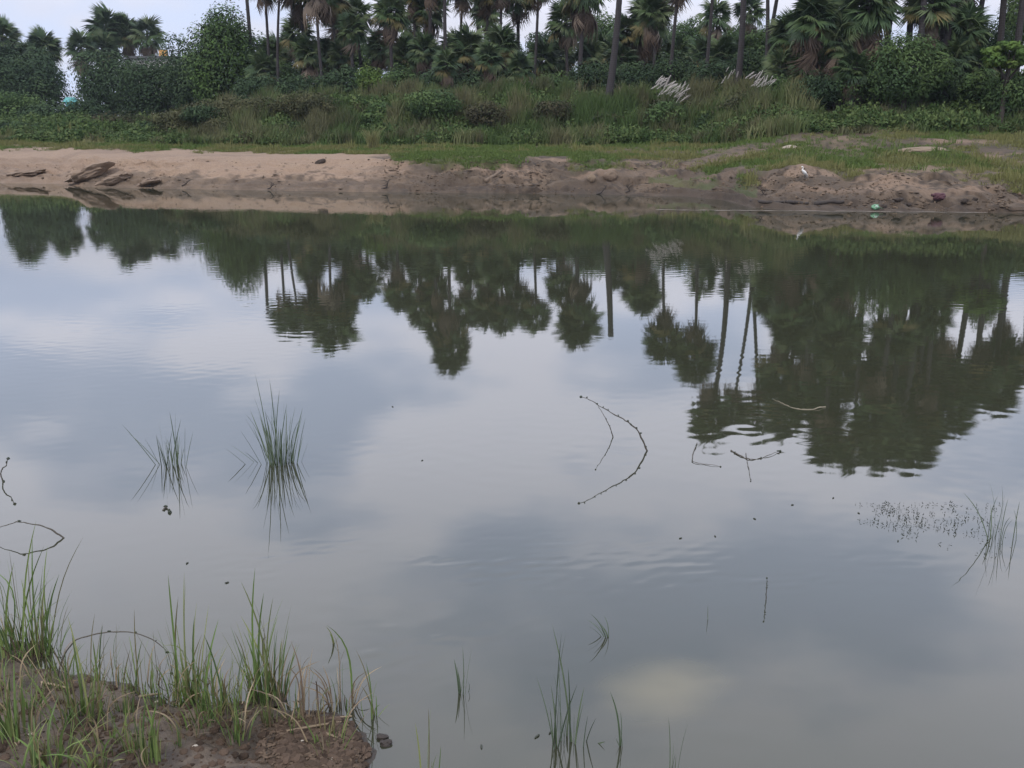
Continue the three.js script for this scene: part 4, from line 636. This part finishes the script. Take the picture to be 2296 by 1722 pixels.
for (const [x, y, l] of [[60, 1530, 'patchy grass beside the left edge clump'], [130, 1480, 'short grass on the mud above the upright clump'], [268, 1545, 'thin short grass in the middle of the mud'], [425, 1570, 'short grass below the three high blades clump'], [705, 1600, 'tiny green sprout on the mud point'], [130, 1625, 'loose grass in the lower left of the mud'], [100, 1462, 'thin grass between the left edge clumps'], [352, 1530, 'thin grass left of the three high blades clump'], [525, 1530, 'grass between the leafy clump and the dense tall one'], [440, 1520, 'grass right behind the leafy clump'], [628, 1558, 'dry grass at the foot of the mud point'], [240, 1600, 'short grass between the upright clump and brownish tuft'], [10, 1500, 'grass at the left edge above the bright clump']]) reedClump(l, x, y, [], { land: 1, n: 22, h: .2, spread: .08, w: .005, out: .7, dry: 4 });

// arching stems with small leaves
const STEM = M([.075, .065, .05], .7), PALE = M([.25, .22, .16], .7), NODE = M([.035, .045, .028], .7);
function archStem(label, foot, pts, o = {}) {   // pts: pixels in the plane of the foot
  const base = onLevel(foot[0] * Q, foot[1] * Q, o.h ?? 0), d = -base.z, t = thing('arching_stem', label, 'plant stem', base, o.group), P = o.flat ? [V(0, .006, 0), ...pts.map(([x, y]) => onLevel(x * Q, y * Q, .006).sub(base).setY(.006))] : [V(0, -.03, 0), ...pts.map(([x, y, dd]) => atDepth(x * Q, y * Q, d + (dd ?? 0)).sub(base))];
  const c = new THREE.CatmullRomCurve3(P), q = c.getPoints(30), w = (o.w ?? .005) * .8, r = rng(Math.round(foot[0])); let jx = 0, jy = 0; q.forEach((v, k) => { jx = jx * .7 + (r() - .5) * w * 1.5; jy = jy * .7 + (r() - .5) * w * 1.5; if (k) v.add(V(jx, jy, 0)); });
  part('stem', taperTube(q, q.map((_, k) => lerp(w * 1.15, w * .35, k / 30) * (.8 + .45 * r())), 6), o.mat ?? STEM, t);
  for (let k = 2; k < 30; k += o.every ?? 3) { if (r() < .4) continue; const g = lump(w * (.5 + r()) * (.8 + 1.2 * r()), w * (.8 + .8 * r()), w * 1.1, k, .9, 2), m = part('leaf', g, NODE, t); m.position.copy(q[k]).add(V((r() - .5) * w * 2, w * 1.2, 0)); }
  const m = part('bud', lump(w * 2, w * 1.8, w * 1.8, 5, .8, 2), NODE, t); m.position.copy(q[30]); return t;
}
archStem('long arching stem with leaf nodes in the middle water', [1402, 974], [[1375, 930], [1340, 903], [1300, 878], [1256, 856]], { w: .0085, every: 2 });
archStem('shorter arching stem left of the long one in the middle water', [1326, 944], [[1313, 915], [1303, 895], [1290, 872]], { w: .0055 });
archStem('pale curved stem shape laid flat on the water in the palm reflection at right', [1783, 880], [[1752, 884], [1719, 882], [1694, 873], [1670, 863]], { w: .008, mat: PALE, every: 28, flat: 1 });  // thin pale tube set flat on the water surface
archStem('dark curved stem afloat below the palm reflection', [1579, 974], [[1611, 989], [1624, 992], [1654, 986], [1687, 974]], { w: .007, every: 9, flat: 1 });
archStem('angular thin stem afloat left of the dark curved stem', [1506, 958], [[1496, 986], [1499, 998], [1528, 1003], [1557, 1007]], { w: .005, every: 11, flat: 1 });
archStem('faint thin stem afloat hanging below the dark curved stem', [1611, 980], [[1615, 1000], [1619, 1020], [1622, 1037]], { w: .004, every: 14, flat: 1 });
archStem('arching stem with a leaf tuft at the left edge over the water', [145, 1162], [[110, 1145], [75, 1132], [40, 1128], [10, 1136], [-30, 1152]], { w: .007, every: 4 });
archStem('long low arched runner over the grass at the near water edge', [122, 1478], [[128, 1440], [160, 1385], [200, 1370], [250, 1363], [300, 1370], [340, 1388], [362, 1412], [370, 1455]], { w: .005, every: 4, h: .02 });
archStem('upright knotted twig standing in the water at right', [1655, 1296], [[1655, 1280], [1656, 1265], [1657, 1247]], { w: .0035, every: 2 });
// floating weed and drifting bits
{
  const r = rng(404), b = new Build();
  for (let k = 0; k < 850; k++) {
    const t = Math.pow(r(), .8), x = lerp(2160, 1850, t) + (r() - .5) * 60, y = 1152 - 50 * t + (r() - .5) * 2 * lerp(66, 16, t), p = onLevel(x * Q, y * Q, .004 + .004 * r()); if (fbm(x * .03, y * .06, 2) < .42) continue;
    const s = .004 + .008 * r(), a = r() * 6.28, c = Math.cos(a) * s, e = Math.sin(a) * s, hh = r() < .4 ? .008 + .022 * r() : .003, g = [.028, .034, .024];
    const A = b.v(p.x - c, p.y, p.z - e, g), B = b.v(p.x + e * .3, p.y, p.z - c * .3, g), C = b.v(p.x + c, p.y + hh, p.z + e, g), D = b.v(p.x - e * .3, p.y + .003, p.z + c * .3, g); b.t(A, B, C); b.t(A, C, D);
  }
  tag(part('water_weed', b.geo(), MV(.6)), 'patch of dark floating weed beside the bent reeds at right', 'water weed', null, 'stuff');
  const bits = [[848, 878], [912, 994], [490, 1258], [1800, 1075], [1855, 1108], [1630, 1120], [1545, 1158], [1470, 1162], [1940, 1168], [1712, 1090], [404, 1216], [1160, 1590], [1188, 1582], [1040, 1612], [1545, 868]];
  const names = ['left of the picture centre', 'below the first left of centre', 'between the left reed pair and the mud', 'left of the weed patch', 'nearest the weed patch on its left', 'far left of the weed patch', 'lower one far left of the weed patch', 'lowest left of the weed patch', 'below the weed patch', 'above the stray bits left of the weed', 'under the small left reed clump', 'left of the bottom centre reeds', 'close to the bottom centre reeds', 'under the five blade tuft', 'in the palm reflection'];
  bits.forEach(([x, y], k) => { const p = onLevel(x * Q, y * Q, .004), s = .005 + .004 * r(), m = part('floating_leaf', lump(s * 2, .004, s * .6, k, .6, 2), M([.035, .04, .026], .6)); m.position.copy(p); m.rotation.y = r() * 3; tag(m, `dark leaf scrap afloat ${names[k]}`, 'leaf', 'scraps floating on the water'); });
  archStem('crooked dark twig afloat below the small left reed clump', [345, 1102], [[352, 1100], [358, 1094, .05], [366, 1106, -.05]], { w: .009, every: 9 });
  archStem('crooked twig afloat at the left picture edge', [8, 1040], [[2, 1020], [14, 1005], [18, 990]], { w: .008, every: 7 });
}
// small things on the near mud
{
  const r = rng(900), put = (x, y) => { let p = onLevel(x * Q, y * Q, 0.05); for (let k = 0; k < 5; k++) p = onLevel(x * Q, y * Q, mudHeight(p.x, p.z)); return p; };
  [[421, 1613, .015, 'oval white shell on the bare mud right of the stiff clump'], [652, 1602, .012, 'pale pebble on the mud point'], [68, 1587, .016, 'white shell in the grass at left'], [338, 1517, .012, 'pale pebble at the mud edge below the thin grass'], [718, 1640, .014, 'tiny pale pebble near the tip of the mud point']].forEach(([x, y, s, l], k) => { const p = put(x, y), m = part('pebble', lump(s, s * .4, s * .5, k + 2, .3, 3), M([.40, .36, .30], .6)); m.position.copy(p).add(V(0, s * .3, 0)); m.rotation.y = .3; tag(m, l, 'pebble'); });
  [[[645, 1562], [760, 1550], 'upper straw stalk lying on the mud point'], [[620, 1582], [738, 1562], 'lower straw stalk lying on the mud point'], [[90, 1476], [150, 1490], 'straw stalk on the mud at left'], [[700, 1585], [735, 1600], 'short straw piece near the mud tip'], [[300, 1508], [362, 1500], 'dry stalk at the mud edge']].forEach(([a, c, l], k) => { const p = put(...a), q = put(...c), m = part('straw_stalk', taperTube([V(0, .008, 0), q.clone().sub(p).multiplyScalar(.5).add(V(0, .016, .01)), q.clone().sub(p).add(V(0, .008, 0))], [.006, .007, .004], 6), STRAW[k % 2]); m.position.copy(p); tag(m, l, 'straw'); });
  [[826, 1592, .022, 'dark round clod just off the tip of the mud point'], [836, 1606, .026, 'dark flat clod in the water at the tip of the mud point']].forEach(([x, y, q, l], k) => { const p = onLevel(x * Q, y * Q, .004), m = part('mud_clod', lump(q * 1.3, q * .7, q, 90 + k, .7, 3), M([.035, .027, .022], .7)); m.position.copy(p); tag(m, l, 'clod'); });
  const list = [], g = lump(1, .65, .85, 7, .7, 2);
  for (let k = 0; k < 2600; k++) { const near = r() < .62, x = near ? lerp(600, 835, r()) : lerp(-20, 820, r()), y = near ? lerp(1552, 1675, r()) : lerp(1450, 1675, r()), p = onLevel(x * Q, y * Q, .06); const h = mudHeight(p.x, p.z); if (h < .012) continue; p.y = h; const j = .45 + .75 * r(), s = .006 + .028 * Math.pow(r(), 3) * (near ? .95 : .8); list.push([p, r() * 6.28, s, s * .8, [.085 * j, .06 * j, .044 * j]]); }
  scatter('mud_crumbs', 'loose crumbs and clods of mud on the near bank', g, list);
  const dl = [], lg = lump(1, .16, .45, 9, .8, 2);
  for (let k = 0; k < 900; k++) { const x = lerp(560, 828, r()), y = lerp(1545, 1672, r()), p = onLevel(x * Q, y * Q, .07), h = mudHeight(p.x, p.z); if (h < .015) continue; p.y = h + .008; const j = .6 + .8 * r(); dl.push([p, r() * 6.28, .005 + .013 * r(), .014, [.095 * j, .069 * j, .049 * j]]); }
  scatter('leaf_litter', 'brown dead leaf litter on the mud point', lg, dl);
}
scene.fog = new THREE.FogExp2(0xc8d0e2, 0.0002);
renderer.render(scene, camera);
